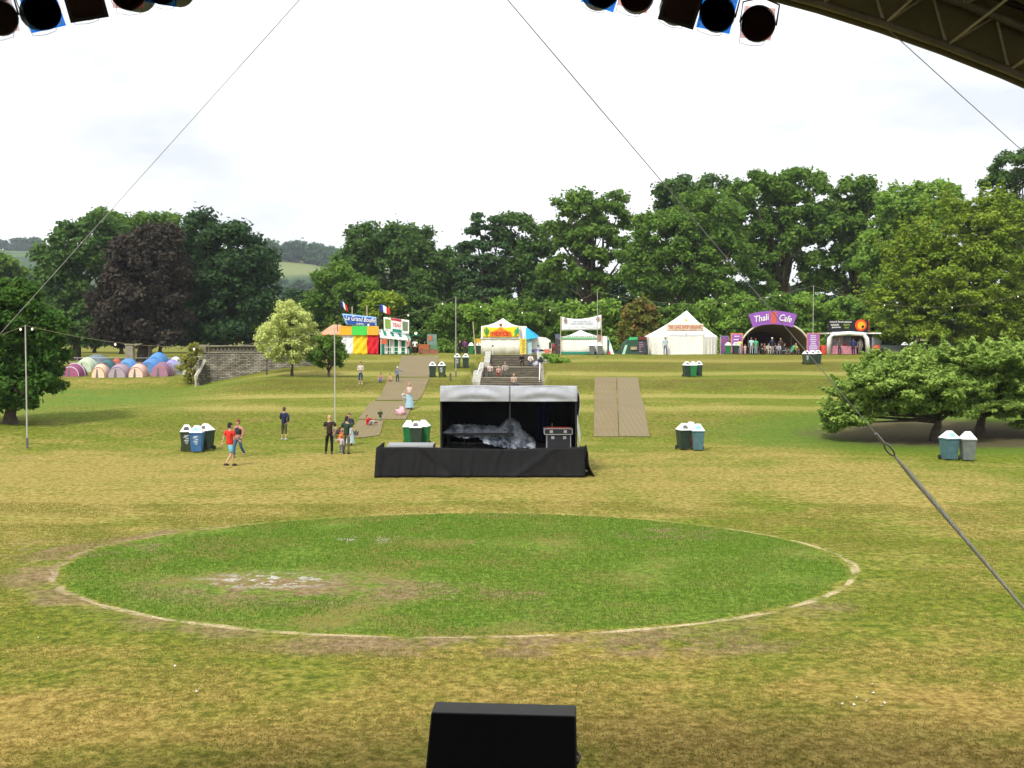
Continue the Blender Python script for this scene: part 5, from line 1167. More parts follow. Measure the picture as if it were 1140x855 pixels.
m = MB(); bx(m, 922, 966.5, 356.5, 369.5, D - .35, D - .35, D - .28); m.build('board', plain('sign_black', (.012, .012, .018), .5, .1), t)
for px in (923, 965): m = MB(); bx(m, px, px + .8, 369.5, 371, D - .3, D - .32, D - .28); m.build('bracket', DARKM, t)
lettering('wood fired pizzas', .3, PALE, t, P(936, 358.3, D - .42), width=2.3, height=.24); lettering('salads', .3, PALE, t, P(929.5, 361.5, D - .42), width=.85, height=.2); lettering('pasta', .3, PALE, t, P(931, 364.2, D - .42), width=.9, height=.2)
lettering('organic\nlocal', .3, plain('ink_green', (.30, .42, .04), .6), t, P(942.5, 363.0, D - .42), width=.7, height=.5)
def disc(px, py, rx, c_, nm, dy, a0=0, a1=2 * math.pi, inner=0.0):
    q_ = P(px, py, D - .38 - dy); n = 24; out = [(q_.x + rx * math.cos(a0 + (a1 - a0) * i / n), q_.z + rx * math.sin(a0 + (a1 - a0) * i / n)) for i in range(n + 1)]
    if a1 - a0 > 6.2: out = out[:-1]
    else: out.append((q_.x, q_.z))
    MB().prism(out, D - .38 - dy - .02, D - .38 - dy).build(nm, plain(nm, c_, .6), t)
disc(958.3, 362, .60, (.85, .07, .01), 'orange_disc', 0); disc(958.8, 362.3, .40, (.9, .40, .01), 'yellow_disc', .03); disc(959, 362.6, .30, (.012, .012, .018), 'black_wedge', .06, R(-80), R(10))
m = MB(); q_ = P(967.5, 357, D - .3); m.tube([(q_.x, q_.y, Z(371, D)), q_], .04, 5); m.build('red_pole', plain('red_paint', (.40, .05, .03), .5), t)
# pale vans and cars behind, right
def car(label, px, D, c_, w=4.2, h=1.45, rz=0.0, van=False):
    t = empty('parked_van' if van else 'parked_car', (X(px, D), D, h1(X(px, D), D)), label, 'van' if van else 'car', None, rz); L = w / 2
    prof = [(-L, .35), (-L, .8), (-L + .25, .92), (-L * .55, h), (L * .3, h), (L * .6, .95), (L - .1, .82), (L, .6), (L, .35)] if not van else [(-L, .35), (-L, h - .1), (-L + .15, h), (L * .5, h), (L * .72, 1.15), (L - .05, 1.0), (L, .6), (L, .35)]
    m = MB(); m.prism(prof, -.8, .8); m.build('body', plain('carpaint' + name_of(c_), c_, .3, .08, spec=.5), t, True)
    for s_ in (-1, 1):
        m = MB(); m.prism([(-L * .62, .98), (-L * .5, h - .12), (L * .26, h - .12), (L * .48, .98)], s_ * .81 - .01, s_ * .81 + .01); m.build('window', plain('dark_glass', (.02, .03, .03), .2), t, True)
        for wx in (-L * .62, L * .62): k = MB(); k.tube([(wx, s_ * .72, .32), (wx, s_ * .84, .32)], .32, 14); k.build('wheel', DARKM, t, True)
    return t
car('pale silver van parked behind the catering van under the beech', 992, 124, (.45, .52, .56), 4.8, 1.9, van=True)
car('slate grey car parked beyond the pair of bins under the beech', 1030, 128, (.16, .20, .25))
car('silver car parked under the beech at the far right', 1072, 128, (.40, .44, .46))
t = stall('market_tent', 'grey gabled tent at the far right under the beech', 'tent', 1136, 124); frametent(t, 1128, 1150, 379, 372, 124, 3, fabric('grey_canvas', (.30, .34, .36), .3))

# ================================================================== PEOPLE
SKIN = [plain('skin_fair', (.52, .30, .21), .6, .08), plain('skin_tan', (.40, .22, .14), .6, .08)]
SHOE = plain('shoe_brown', (.04, .025, .018), .6); SOLE = plain('shoe_white', (.5, .5, .48), .6)
def V3(*a): return Vector(a)
def skeleton(pose, arms):
    j = {}
    lean = 0.0; pz = .93; py = 0.0
    if pose in ('stand', 'walk', 'walk2', 'lie', 'contra'):
        j['hl'], j['hr'] = V3(.095, 0, .90), V3(-.095, 0, .90)
        if pose == 'walk':
            j['kl'], j['al'] = V3(.10, -.20, .50), V3(.10, -.25, .09); j['kr'], j['ar'] = V3(-.10, .02, .49), V3(-.10, .28, .15)
        elif pose == 'walk2':
            j['kr'], j['ar'] = V3(-.10, -.16, .50), V3(-.10, -.18, .09); j['kl'], j['al'] = V3(.10, .06, .48), V3(.10, .30, .17)
        elif pose == 'contra':
            j['kl'], j['al'] = V3(.13, -.04, .48), V3(.17, -.02, .09); j['kr'], j['ar'] = V3(-.10, .01, .49), V3(-.10, .04, .09)
        elif pose == 'lie':
            j['kl'], j['al'] = V3(.14, -.22, .55), V3(.14, .0, .20); j['kr'], j['ar'] = V3(-.10, .0, .49), V3(-.12, .03, .09)
        else:
            j['kl'], j['al'] = V3(.10, -.01, .49), V3(.11, .02, .09); j['kr'], j['ar'] = V3(-.10, -.01, .49), V3(-.11, .02, .09)
    elif pose == 'sit':
        pz = .50; lean = -.10
        j['hl'], j['hr'] = V3(.09, 0, .47), V3(-.09, 0, .47); j['kl'], j['al'] = V3(.13, -.42, .50), V3(.13, -.44, .09); j['kr'], j['ar'] = V3(-.13, -.42, .50), V3(-.15, -.40, .09)
    elif pose == 'ground':
        pz = .14; lean = -.06
        j['hl'], j['hr'] = V3(.09, 0, .12), V3(-.09, 0, .12); j['kl'], j['al'] = V3(.15, -.34, .38), V3(.13, -.56, .08); j['kr'], j['ar'] = V3(-.16, -.36, .34), V3(-.10, -.60, .08)
    elif pose == 'crouch':
        pz = .34; lean = -.16
        j['hl'], j['hr'] = V3(.09, .03, .30), V3(-.09, .03, .30); j['kl'], j['al'] = V3(.15, -.30, .46), V3(.13, -.12, .09); j['kr'], j['ar'] = V3(-.15, -.32, .44), V3(-.13, -.14, .09)
    j['p'] = V3(0, py, pz); j['s'] = V3(0, py + lean * .4, pz + .22); j['c'] = V3(0, py + lean, pz + .43); j['n'] = V3(0, py + lean * 1.2 - .01, pz + .565)
    j['hd'] = V3(0, py + lean * 1.35 - .03, pz + .70)
    c = j['c']
    j['sl'], j['sr'] = c + V3(.185, .0, .055), c + V3(-.185, .0, .055)
    A = {'down': (V3(.055, .03, -.29), V3(.02, -.05, -.26)), 'front': (V3(.05, .02, -.28), V3(-.15, -.20, -.03)), 'fwd': (V3(.04, -.10, -.26), V3(0, -.20, -.14)),
         'back': (V3(.05, .12, -.26), V3(.02, .05, -.25)), 'hip': (V3(.13, .05, -.26), V3(-.10, -.06, -.20)), 'out': (V3(.24, -.08, -.12), V3(.22, -.08, -.02)), 'knee': (V3(.05, -.12, -.25), V3(-.03, -.22, -.10)), 'up': (V3(.06, -.16, -.18), V3(-.06, -.10, .20))}
    for sd, a in zip('lr', arms):
        e, w = A[a]; f = 1 if sd == 'l' else -1
        j['e' + sd] = j['s' + sd] + V3(e.x * f, e.y, e.z); j['w' + sd] = j['e' + sd] + V3(w.x * f, w.y, w.z)
    return j
RAD = dict(p=.135, s=.122, c=.142, n=.052, hl=.088, hr=.088, kl=.058, kr=.058, al=.040, ar=.040, sl=.060, sr=.060, el=.043, er=.043, wl=.028, wr=.028)
def skinned(name, j, edges, grow, parent, mat, rad=None, root='p', sub=1):
    names = []; [names.append(k) for e in edges for k in e if k not in names]
    if root in names: names.remove(root); names.insert(0, root)
    me = bpy.data.meshes.new(name); me.from_pydata([j[k] for k in names], [(names.index(a), names.index(b_)) for a, b_ in edges], [])
    o = bpy.data.objects.new(name, me); COL.objects.link(o); o.parent = parent
    md = o.modifiers.new('s', 'SKIN'); md.use_smooth_shade = True; md.branch_smoothing = .6
    for i, k in enumerate(names):
        r_ = (rad or RAD).get(k, .04) + grow; me.skin_vertices[0].data[i].radius = (r_, r_)
        me.skin_vertices[0].data[i].use_root = (i == 0)
    sm_ = o.modifiers.new('u', 'SUBSURF'); sm_.levels = sub; sm_.render_levels = sub
    o['_mat'] = mat.name; return o
PENDING = []
def person(label, pos, face, hgt, shirt, legs, hair, pose='stand', arms=('down', 'down'), sleeves='short', bottoms='long', shoes=None, hat=None, tilt=None, skirt=None, skin=0, vest=None, group=None, bag=None, lift=0.0, longhair=False):
    s_ = hgt / 1.74; pos = Vector(pos); t = empty('person', pos + Vector((0, 0, lift)), label, 'person', group, face); t.scale = (s_, s_, s_)
    if tilt: t.rotation_euler = (tilt[0], tilt[1], face)
    j = skeleton(pose, arms); sk = SKIN[skin]
    j['bl'] = j['hl'].lerp(j['p'], .3)
    E = [('p', 's'), ('s', 'c'), ('c', 'n'), ('c', 'sl'), ('sl', 'el'), ('el', 'wl'), ('c', 'sr'), ('sr', 'er'), ('er', 'wr'), ('p', 'hl'), ('hl', 'kl'), ('kl', 'al'), ('p', 'hr'), ('hr', 'kr'), ('kr', 'ar')]
    brd = dict(RAD); brd.update(c=.118, s=.108, p=.118, sl=.050, sr=.050, hl=.070, hr=.070) if shirt else None
    body = skinned('body', j, E, -.012, t, sk, brd); PENDING.append((body, j, sk))
    hd = j['hd']
    # clothes
    for k, v in (('ml', 'l'), ('mr', 'r')): j[k] = j['s' + v].lerp(j['e' + v], .75); j['q' + v] = j['h' + v].lerp(j['k' + v], .9); j['z' + v] = j['k' + v].lerp(j['a' + v], .45); j['b' + v] = j['c'] + V3(.11 if v == 'l' else -.11, 0, .05)
    rd = dict(RAD); rd.update(ml=.055, mr=.055, ql=.078, qr=.078, zl=.055, zr=.055, n=.05, p=.120, hl=.100, hr=.100, al=.052, ar=.052)
    up_ = (j['s'] - j['p']).normalized(); j['ws'] = j['p'] + up_ * .075; j['hm'] = j['p'] - up_ * .07; rd['ws'] = .128; rd['hm'] = .135; j['nk'] = j['c'].lerp(j['n'], .72); rd['nk'] = .060; rd['c'] = .150; rd['sl'] = rd['sr'] = .068
    if shirt:
        Es = [('hm', 'p'), ('p', 's'), ('s', 'c'), ('c', 'nk'), ('c', 'sl'), ('c', 'sr')]
        if sleeves == 'long': Es += [('sl', 'el'), ('el', 'wl'), ('sr', 'er'), ('er', 'wr')]; rd['wl'] = rd['wr'] = .036
        elif sleeves == 'short': Es += [('sl', 'ml'), ('sr', 'mr')]
        r2 = dict(rd); r2['p'] = .136; o = skinned('shirt', j, Es, .020, t, fabric('cloth_' + name_of(shirt), shirt, .4, 6), r2, root='hm'); PENDING.append((o, None, None))
    if skirt:
        m = MB(); n = 16; rows = []
        for z, r_ in ((j['p'].z + .08, .15), (j['p'].z - .15, .20), (j['p'].z - .45, .24), (.14, .30)):
            rows.append([(r_ * math.cos(2 * math.pi * i / n), r_ * .8 * math.sin(2 * math.pi * i / n) + (0 if z > .6 else -.0), z + .02 * math.sin(i * 2.1)) for i in range(n)])
        vs = [v for r_ in rows for v in r_]; fs = [(a * n + i, a * n + (i + 1) % n, (a + 1) * n + (i + 1) % n, (a + 1) * n + i) for a in range(3) for i in range(n)]
        m.add(vs, [f[::-1] for f in fs]); m.build('skirt', fabric('cloth_' + name_of(skirt), skirt, .6, 4), t, True, True)
    elif legs:
        if bottoms == 'long': Eb = [('ws', 'p'), ('p', 'hl'), ('hl', 'kl'), ('kl', 'al'), ('p', 'hr'), ('hr', 'kr'), ('kr', 'ar')]
        elif bottoms == 'half': Eb = [('ws', 'p'), ('p', 'hl'), ('hl', 'kl'), ('kl', 'zl'), ('p', 'hr'), ('hr', 'kr'), ('kr', 'zr')]
        else: Eb = [('ws', 'p'), ('p', 'hl'), ('hl', 'ql'), ('p', 'hr'), ('hr', 'qr')]
        o = skinned('shorts' if bottoms == 'short' else 'trousers', j, Eb, .008, t, fabric('cloth_' + name_of(legs), legs, .4, 6), rd, root='ws'); PENDING.append((o, None, None))
    # shoes
    for v in 'lr':
        a = j['a' + v]; d = V3(0, -1, 0) if pose != 'lie' else V3(0, -1, 0)
        m = MB(); z0 = a.z - .085; up = max(0, a.z - .09) * .6
        m.tube([(a.x, a.y + .06, z0 + .045 + up * .5), (a.x, a.y + .01, z0 + .05), (a.x * 1.05, a.y - .10, z0 + .035), (a.x * 1.08, a.y - .165, z0 + .022)], [.035, .048, .044, .024], 8); m.build('shoe', shoes or SHOE, t, True, True)
    # hair, hat
    m = MB(); m.ell((hd.x, hd.y + .016, hd.z + .025), (.088, .105, .112), 14, 8, -.05)
    m.ell((hd.x, hd.y + .045, hd.z - .01), (.082, .075, .10), 12, 8, -.9)
    if longhair: m.tube([(hd.x, hd.y + .07, hd.z + .02), (hd.x, hd.y + .085, hd.z - .12), (hd.x, hd.y + .09, hd.z - .24)], [.075, .075, .04], 10)
    if hair: m.build('hair', plain('hair_' + name_of(hair), hair, .8, .3, 20, .4), t, True, True)
    if hat:
        m = MB(); m.ell((hd.x, hd.y + .01, hd.z + .045), (.096, .112, .10), 14, 7, 0.0); m.tube([(hd.x, hd.y - .10, hd.z + .055), (hd.x, hd.y - .17, hd.z + .04)], [.07, .05], 10); m.build('hat', fabric('hat_' + name_of(hat), hat, .2, 6), t, True, True)
    if vest:
        r3 = dict(rd); r3['p'] = .136; r3['sl'] = r3['sr'] = .062; o = skinned('vest', j, [('p', 's'), ('s', 'c'), ('c', 'nk'), ('c', 'sl'), ('c', 'sr')], .034, t, fabric('vest_' + name_of(vest), vest, .3, 6), r3); PENDING.append((o, None, None))
    return t
def finish_people():
    bpy.context.view_layer.update(); dg = bpy.context.evaluated_depsgraph_get(); new = []
    for o, j, sk in PENDING: new.append(bpy.data.meshes.new_from_object(o.evaluated_get(dg)))
    eye = plain('eye_dark', (.02, .015, .012), .4); lip = plain('lip', (.35, .12, .10), .5)
    for (o, j, sk), me in zip(PENDING, new):
        o.modifiers.clear(); mat = bpy.data.materials[o['_mat']]; del o['_mat']; me.materials.clear(); me.materials.append(mat)
        if j:
            me.materials.append(eye); me.materials.append(lip); m = MB(); hd = j['hd']
            m.ell(hd, (.075, .092, .112), 14, 10); m.ell((hd.x, hd.y - .028, hd.z - .055), (.052, .062, .055), 10, 7)
            m.tube([j['n'] - V3(0, 0, .06), hd - V3(0, -.01, .06)], [.052, .05], 10)
            m.add([(hd.x - .014, hd.y - .088, hd.z - .022), (hd.x + .014, hd.y - .088, hd.z - .022), (hd.x, hd.y - .115, hd.z - .024), (hd.x, hd.y - .09, hd.z + .02)], [(0, 2, 3), (2, 1, 3), (0, 1, 2)])
            for s_ in (-1, 1): m.ell((hd.x + s_ * .078, hd.y + .005, hd.z - .005), (.012, .022, .032), 6, 5)
            m.m = 1
            for s_ in (-1, 1): m.ell((hd.x + s_ * .030, hd.y - .082, hd.z + .005), (.011, .008, .007), 6, 4)
            m.m = 2; m.ell((hd.x, hd.y - .083, hd.z - .058), (.022, .009, .006), 6, 4); m.m = 0
            for v, f in (('l', 1), ('r', -1)):
                w = j['w' + v]; d = (w - j['e' + v]).normalized(); side = V3(f, 0, 0) - d * d.x * f; side = side.normalized() if side.length > .1 else V3(0, 1, 0); nrm = d.cross(side)
                m.tube([w - d * .02, w + d * .03, w + d * .085], [.026, .036, .034], 7)
                for q, ln in enumerate((.060, .072, .068, .052)):
                    b0 = w + d * .08 + nrm * (q - 1.5) * .019; m.tube([b0, b0 + d * ln * .55 - side * .006, b0 + d * ln - side * .022], [.0095, .009, .007], 5)
                b0 = w + d * .03 - nrm * .03; m.tube([b0, b0 + d * .03 - nrm * .022, b0 + d * .06 - nrm * .026 - side * .01], [.012, .010, .008], 5)
            bm = bmesh.new(); bm.from_mesh(me); vs = [bm.verts.new(v) for v in m.v]
            for f, mi in zip(m.f, m.mi):
                try: fc = bm.faces.new([vs[i] for i in f]); fc.material_index = mi; fc.smooth = True
                except ValueError: pass
            bm.to_mesh(me); bm.free()
        o.data = me
N_, S_ = math.pi, 0.0     # facing away from / towards the camera
GRP = None
def pg(px, py): return G(px, py)
person('man in a red shirt and light blue shorts walking across the lawn', pg(256, 519.5), math.pi - .7, 1.80, (.62, .03, .02), (.16, .46, .56), (.02, .015, .012), 'walk', ('back', 'fwd'), 'short', 'short')
person('red haired walker in a dark waistcoat and jeans beside the red shirted man', pg(265.5, 509), -.5, 1.66, (.42, .20, .16), (.05, .10, .20), (.20, .04, .015), 'walk2', ('hip', 'down'), 'long', 'long', shoes=plain('sandal', (.35, .2, .12), .6), vest=(.03, .03, .035))
person('person in a navy jacket and olive shorts standing alone on the slope foot', pg(316.5, 490), math.pi - .4, 1.72, (.018, .022, .06), (.07, .075, .03), (.10, .06, .03), 'contra', ('front', 'hip'), 'long', 'half', shoes=SOLE)
person('bald man in a dark brown shirt and black trousers', pg(367, 505.5), math.pi + .1, 1.78, (.035, .022, .018), (.008, .008, .009), None, 'contra', ('front', 'hip'), 'short', 'long')
person('man in a dark green shirt and khaki trousers leaning to a toddler', pg(386, 505.5), math.pi - .3, 1.72, (.025, .045, .028), (.13, .11, .06), (.03, .02, .015), 'contra', ('down', 'hip'), 'short', 'long')
person('toddler in a pale top holding on beside the man in dark green', pg(380, 505.5), math.pi, .84, (.45, .42, .48), (.12, .13, .20), (.22, .13, .06), 'stand', ('out', 'down'), 'long', 'long', shoes=SOLE)
person('person in a dark top and pale blue skirt behind the man in dark green', pg(389, 496), .3, 1.62, (.03, .04, .07), None, (.12, .07, .04), 'stand', ('front', 'down'), 'long', skirt=(.42, .55, .62))
person('boy in a green shirt standing at the edge of the walkway mat', pg(423.3, 475), .6, 1.02, (.03, .07, .03), (.28, .30, .28), (.25, .16, .08), 'stand', ('down', 'down'), 'short', 'short', shoes=SOLE)
person('child in a red top sprawled on the walkway mat', pg(412, 474), R(70), 1.15, (.50, .02, .02), (.35, .36, .36), (.08, .04, .02), 'ground', ('out', 'back'), 'long', 'long', tilt=(R(-25), 0))
person('person in dark maroon clothes lying flat on the bottom mat', pg(399, 486), R(98), 1.6, (.06, .025, .03), (.05, .06, .045), (.03, .02, .015), 'lie', ('fwd', 'down'), 'long', 'long', tilt=(R(-86), 0), lift=.17)
person('woman in a pale top and long pale blue skirt on the slope', pg(456, 456), .1, 1.66, (.56, .46, .40), None, (.45, .25, .12), 'stand', ('front', 'front'), 'none', skirt=(.30, .46, .54), longhair=True)
person('small child in white squatting beside the woman in the pale blue skirt', pg(449.5, 446.5), .8, 1.05, (.68, .68, .70), (.5, .5, .5), (.45, .28, .14), 'crouch', ('knee', 'out'), 'long', 'long', shoes=SOLE)
person('woman in a beige top and cropped jeans standing on the first terrace', pg(401.5, 428), -.1, 1.72, (.52, .46, .38), (.03, .055, .14), (.08, .03, .02), 'stand', ('front', 'front'), 'long', 'half', shoes=SOLE)
person('child in blue sitting at the top of the mat', pg(424, 425.5), 0.0, 1.35, (.38, .20, .16), (.06, .13, .38), (.12, .05, .025), 'ground', ('knee', 'knee'), 'short', 'long')
person('bare armed toddler sitting between the child in blue and the white capped child', pg(434, 424.5), .2, 1.1, (.55, .32, .24), (.35, .25, .2), (.07, .03, .02), 'ground', ('knee', 'down'), 'none', 'short')
person('child in a white cap and grey blue top with one arm stretched out', pg(442.5, 426.5), .3, 1.25, (.15, .20, .28), (.035, .055, .06), (.08, .05, .03), 'stand', ('out', 'down'), 'long', 'long', hat=(.75, .75, .75), shoes=SOLE)
def seat(label, px, D, z, face, h, **k): person(label, (X(px, D), D, z), face, h, **k)
SG = 'people sitting on the stone steps'
seat('person in a pale pink top sitting at the left on the lower steps', 545.5, 96.2, 2.15, .1, 1.65, shirt=(.62, .50, .46), legs=(.03, .05, .05), hair=(.02, .015, .01), pose='sit', arms=('knee', 'knee'), group=SG)
seat('fair haired child in red trousers sitting between two adults on the steps', 555, 96.2, 2.15, 0, 1.30, shirt=(.60, .36, .32), legs=(.30, .03, .02), hair=(.62, .42, .22), pose='sit', arms=('knee', 'knee'), group=SG, longhair=True)
seat('adult in a grey beige coat sitting right of the fair haired child', 562.5, 96.3, 2.15, -.1, 1.78, shirt=(.36, .32, .27), legs=(.10, .09, .08), hair=(.22, .17, .12), pose='sit', arms=('front', 'knee'), sleeves='long', group=SG)
seat('fair haired person in black sitting near the top right of the steps', 580.5, 103.2, 2.95, .2, 1.66, shirt=(.012, .010, .012), legs=(.015, .013, .015), hair=(.45, .36, .24), pose='sit', arms=('front', 'knee'), sleeves='long', group=SG)
seat('red haired person in a white cardigan sitting beside the one in black', 590.5, 103.2, 2.95, .1, 1.62, shirt=(.70, .64, .58), legs=(.05, .07, .11), hair=(.30, .09, .03), pose='sit', arms=('knee', 'knee'), sleeves='long', group=SG, longhair=True)
seat('person low on the bottom steps with only the head above the white canopy', 572, 89.9, 1.4, 0, 1.6, shirt=(.5, .4, .3), legs=(.1, .1, .1), hair=(.45, .33, .2), pose='sit', arms=('knee', 'knee'), group=SG)
def up(label, px, D, face, h, **k): person(label, (X(px, D), D, GZ), face, h, **k)
up('person in a pinkish top by the right end of the green striped stall', 455, 112.2, .6, 1.68, shirt=(.45, .22, .20), legs=(.02, .05, .03), hair=(.05, .03, .02))
up('person in a white shirt and dark trousers left of the wooden crates', 462, 112.2, math.pi, 1.60, shirt=(.72, .72, .72), legs=(.05, .02, .02), hair=(.02, .02, .02), arms=('hip', 'hip'))
up('person in purple standing beyond the two bins near the steps', 517.5, 114, math.pi, 1.62, shirt=(.16, .05, .14), legs=(.06, .03, .05), hair=(.10, .05, .03), sleeves='long')
up('person in black with a white collar left of the one in purple', 512, 113.6, .5, 1.45, shirt=(.015, .015, .02), legs=(.015, .015, .02), hair=(.5, .4, .3), sleeves='long')
up('person in red between the white trailer and the dark stack', 616, 114, 0, 1.25, shirt=(.55, .06, .07), legs=(.40, .12, .12), hair=(.2, .08, .04))
up('man in a pale blue shirt and jeans standing at the cream marquee', 740.5, 112.2, .2, 1.80, shirt=(.38, .50, .54), legs=(.07, .09, .22), hair=(.05, .05, .05), arms=('hip', 'down'), pose='contra', sleeves='long')
CG = 'people gathered in front of the arched cafe'
up('person in a yellow top and grey trousers by the left menu board', 823.5, 112, math.pi, 1.62, shirt=(.60, .66, .22), legs=(.40, .42, .44), hair=(.05, .02, .05), group=CG)
up('small child in pink and white near the left menu board', 829.5, 112, 0, 1.05, shirt=(.66, .46, .52), legs=(.55, .5, .5), hair=(.3, .18, .1), group=CG)
up('man in a light blue shirt in front of the arched cafe', 836.5, 111.6, math.pi, 1.78, shirt=(.36, .56, .62), legs=(.30, .32, .33), hair=(.16, .10, .06), group=CG)
up('person in a bright green top beside the man in light blue', 841.5, 111.9, math.pi + .3, 1.70, shirt=(.06, .45, .20), legs=(.22, .35, .36), hair=(.14, .08, .04), group=CG)
up('person in navy with a white cap standing inside the arched cafe', 859.5, 112.3, 2.6, 1.76, shirt=(.02, .025, .06), legs=(.35, .33, .30), hair=(.3, .2, .1), hat=(.75, .75, .75), group=CG, sleeves='long')
up('person in dark brown standing near the middle of the arched cafe', 869, 113, 2.9, 1.72, shirt=(.06, .04, .03), legs=(.10, .10, .10), hair=(.30, .20, .12), group=CG, sleeves='long')
for i, (px, DD, c_, lc, lb) in enumerate(((847, 112.4, (.02, .02, .03), (.02, .02, .03), 'person in black seated left of centre in the arched cafe'), (851.5, 113.0, (.30, .18, .12), (.2, .14, .1), 'person in brown seated next to the one in black'),
      (855, 112.2, (.45, .42, .36), (.4, .38, .33), 'person in stone coloured clothes seated below the white capped one'), (863.5, 112.6, (.12, .10, .12), (.3, .28, .26), 'person in charcoal seated in the middle of the arched cafe'), (867, 112.2, (.35, .35, .38), (.14, .16, .2), 'person in grey seated in front of the brown standing figure'),
      (872, 112.8, (.06, .05, .06), (.25, .25, .26), 'person in near black seated left of the green deck chair'))):
    tt = empty('stool', (X(px, DD), DD + .03, GZ), 'low wooden stool under the ' + lb.split(' seated')[0], 'stool', 'stools in the arched cafe')
    k = MB(); k.box(-.18, .18, -.16, .18, .34, .38); k.build('seat', WOODB, tt, True)
    for a in (-.14, .14):
        for b_ in (-.12, .14): k = MB(); k.tube([(a, b_, 0), (a, b_, .34)], .02, 5); k.build('leg', WOODB, tt, True)
    person(lb, (X(px, DD), DD, GZ - .03), (.4, -.5, .2, math.pi, -.3, .9)[i], 1.62, c_, lc, (.08, .05, .03), 'sit', ('knee', 'front'), 'long', group=CG)
# deck chair with a yellow topped sitter
q = (X(879.5, 112), 112.0, GZ); t = empty('deck_chair', q, 'green deck chair at the right of the arched cafe', 'chair', None, R(-70))
m = MB(); m.add([(-.28, -.35, .40), (.28, -.35, .40), (.28, .10, .30), (-.28, .10, .30), (-.28, .62, .98), (.28, .62, .98)], [(0, 1, 2, 3), (3, 2, 5, 4)]); m.build('seat', fabric('deck_green', (.03, .30, .18), .2), t, True)
for s_ in (-.3, .3): m = MB(); m.tube([(s_, -.42, .42), (s_, .55, 0)], .025, 5); m.build('leg', WOODB, t, True); m = MB(); m.tube([(s_, -.35, 0), (s_, .64, 1.0)], .025, 5); m.build('leg', WOODB, t, True)
person('person in a bright yellow top seated right of the green deck chair', (X(885, 112.4), 112.4, GZ - .03), .5, 1.6, (.66, .70, .08), (.12, .12, .12), (.55, .22, .12), 'sit', ('knee', 'knee'), 'short', group=CG)
tt = empty('stool', (X(885, 112.4), 112.43, GZ), 'low wooden stool under the person in the bright yellow top', 'stool', 'stools in the arched cafe'); k = MB(); k.box(-.18, .18, -.16, .18, .34, .38); k.build('seat', WOODB, tt, True)
for a in (-.14, .14): k = MB(); k.box(a - .02, a + .02, -.14, .14, 0, .335); k.build('leg', WOODB, tt, True)
VG = 'people at the catering van'
up('person in dark clothes waiting at the left of the catering van', 934.5, 112.8, math.pi, 1.66, shirt=(.07, .06, .07), legs=(.02, .02, .04), hair=(.12, .07, .04), group=VG)
up('person in navy standing in the middle of the catering van opening', 950, 113.2, 2.8, 1.75, shirt=(.03, .04, .14), legs=(.03, .03, .06), hair=(.04, .03, .03), group=VG, sleeves='long')
up('person in grey at the right side of the catering van opening', 957.5, 113.5, 0, 1.72, shirt=(.25, .22, .20), legs=(.24, .22, .2), hair=(.06, .04, .03), group=VG, sleeves='long')
up('person in red serving behind the counter of the catering van', 940.5, 114.5, 0, 1.40, shirt=(.60, .06, .04), legs=(.1, .1, .1), hair=(.2, .12, .08), group=VG)
for px, c_, lb in ((1118, (.06, .03, .03), 'person in dark clothes glimpsed under the beech at the far right'), (1122.5, (.6, .6, .62), 'person in white glimpsed under the beech at the far right')): person(lb, (X(px, 116), 116, h1(X(px, 116), 116)), .3, 1.9, c_, (.05, .05, .08), (.2, .08, .04), 'stand')
finish_people()
# bags
def bag(label, px, py, c_, w=.42, h_=.36, pos=None):
    g = Vector(pos) if pos else G(px, py); t = empty('bag', g, label, 'bag')
    m = MB(); m.ell((0, 0, h_ * .42), (w * .5, w * .36, h_ * .5), 12, 8); m.v = [(x + .05 * math.sin(z * 40 + y * 9), y, z * (1 + .25 * math.sin(x * 14 + y * 5))) for x, y, z in m.v]; m.build('body', fabric('bag_' + name_of(c_), c_, .8, 6), t, True, True)
    m = MB(); m.tube([(-w * .2, 0, h_ * .8), (-w * .12, 0, h_ * 1.05), (w * .05, 0, h_ * 1.08), (w * .12, 0, h_ * .8)], .018, 6); m.build('handle', fabric('bag_' + name_of(c_), c_, .8, 6), t, True, True)
bag('pink and white bag lying on the wide walkway mat', 446, 462.5, (.66, .40, .45), .62, .5)
bag('pale lilac bag on the steps right of the person in the white cardigan', 0, 0, (.42, .42, .52), .62, .5, (X(596.5, 102.6), 102.6, 2.95))
bag('dark rucksack on the wall right of the steps', 0, 0, (.03, .03, .06), .5, .5, (X(601.5, 101), 101, 3.36))
bag('orange bag at the feet of the toddler in the pale top', 379.5, 492.5, (.62, .14, .03), .34, .5)
# small wooden stake in the slope
g = G(501.5, 424); m = MB(); m.tube([g, g + Vector((0, 0, .6))], [.09, .08], 6); o = m.build('wooden_stake', plain('old_timber', (.12, .10, .07), .9)); tag(o, 'short dark timber stake in the grass left of the steps', 'stake')

# ================================================================== LIGHT STRINGS
def pole(px, D, ytop, label):
    g = GD(px, D); t = empty('festoon_pole', g, label, 'pole', 'tall poles carrying the light string')
    m = MB(); m.tube([g - Vector((0, 0, .2)), (g.x, g.y, Z(ytop, D))], [.036, .028], 8); m.build('pole', plain('pole_grey', (.40, .40, .36), .6), t)
    m = MB(); m.tube([(g.x, g.y, g.z - .05), (g.x, g.y, g.z + .5)], .06, 8); m.build('foot_sleeve', plain('sleeve_dark', (.12, .12, .12), .7), t)
    return Vector((g.x, g.y, Z(ytop, D)))
p28 = pole(28.5, G(28.5, 499).y, 362, 'tall thin pole in front of the dark round tree at the left')
p373 = pole(372.5, G(372.5, 488).y, 366, 'tall thin pole on the slope right of the small green tree')
p507 = pole(507.5, 88, 330.5, 'tall thin pole beside the upper pair of bins left of the steps')
p665 = pole(665, 107, 324, 'tall pole in front of the white banner tent')
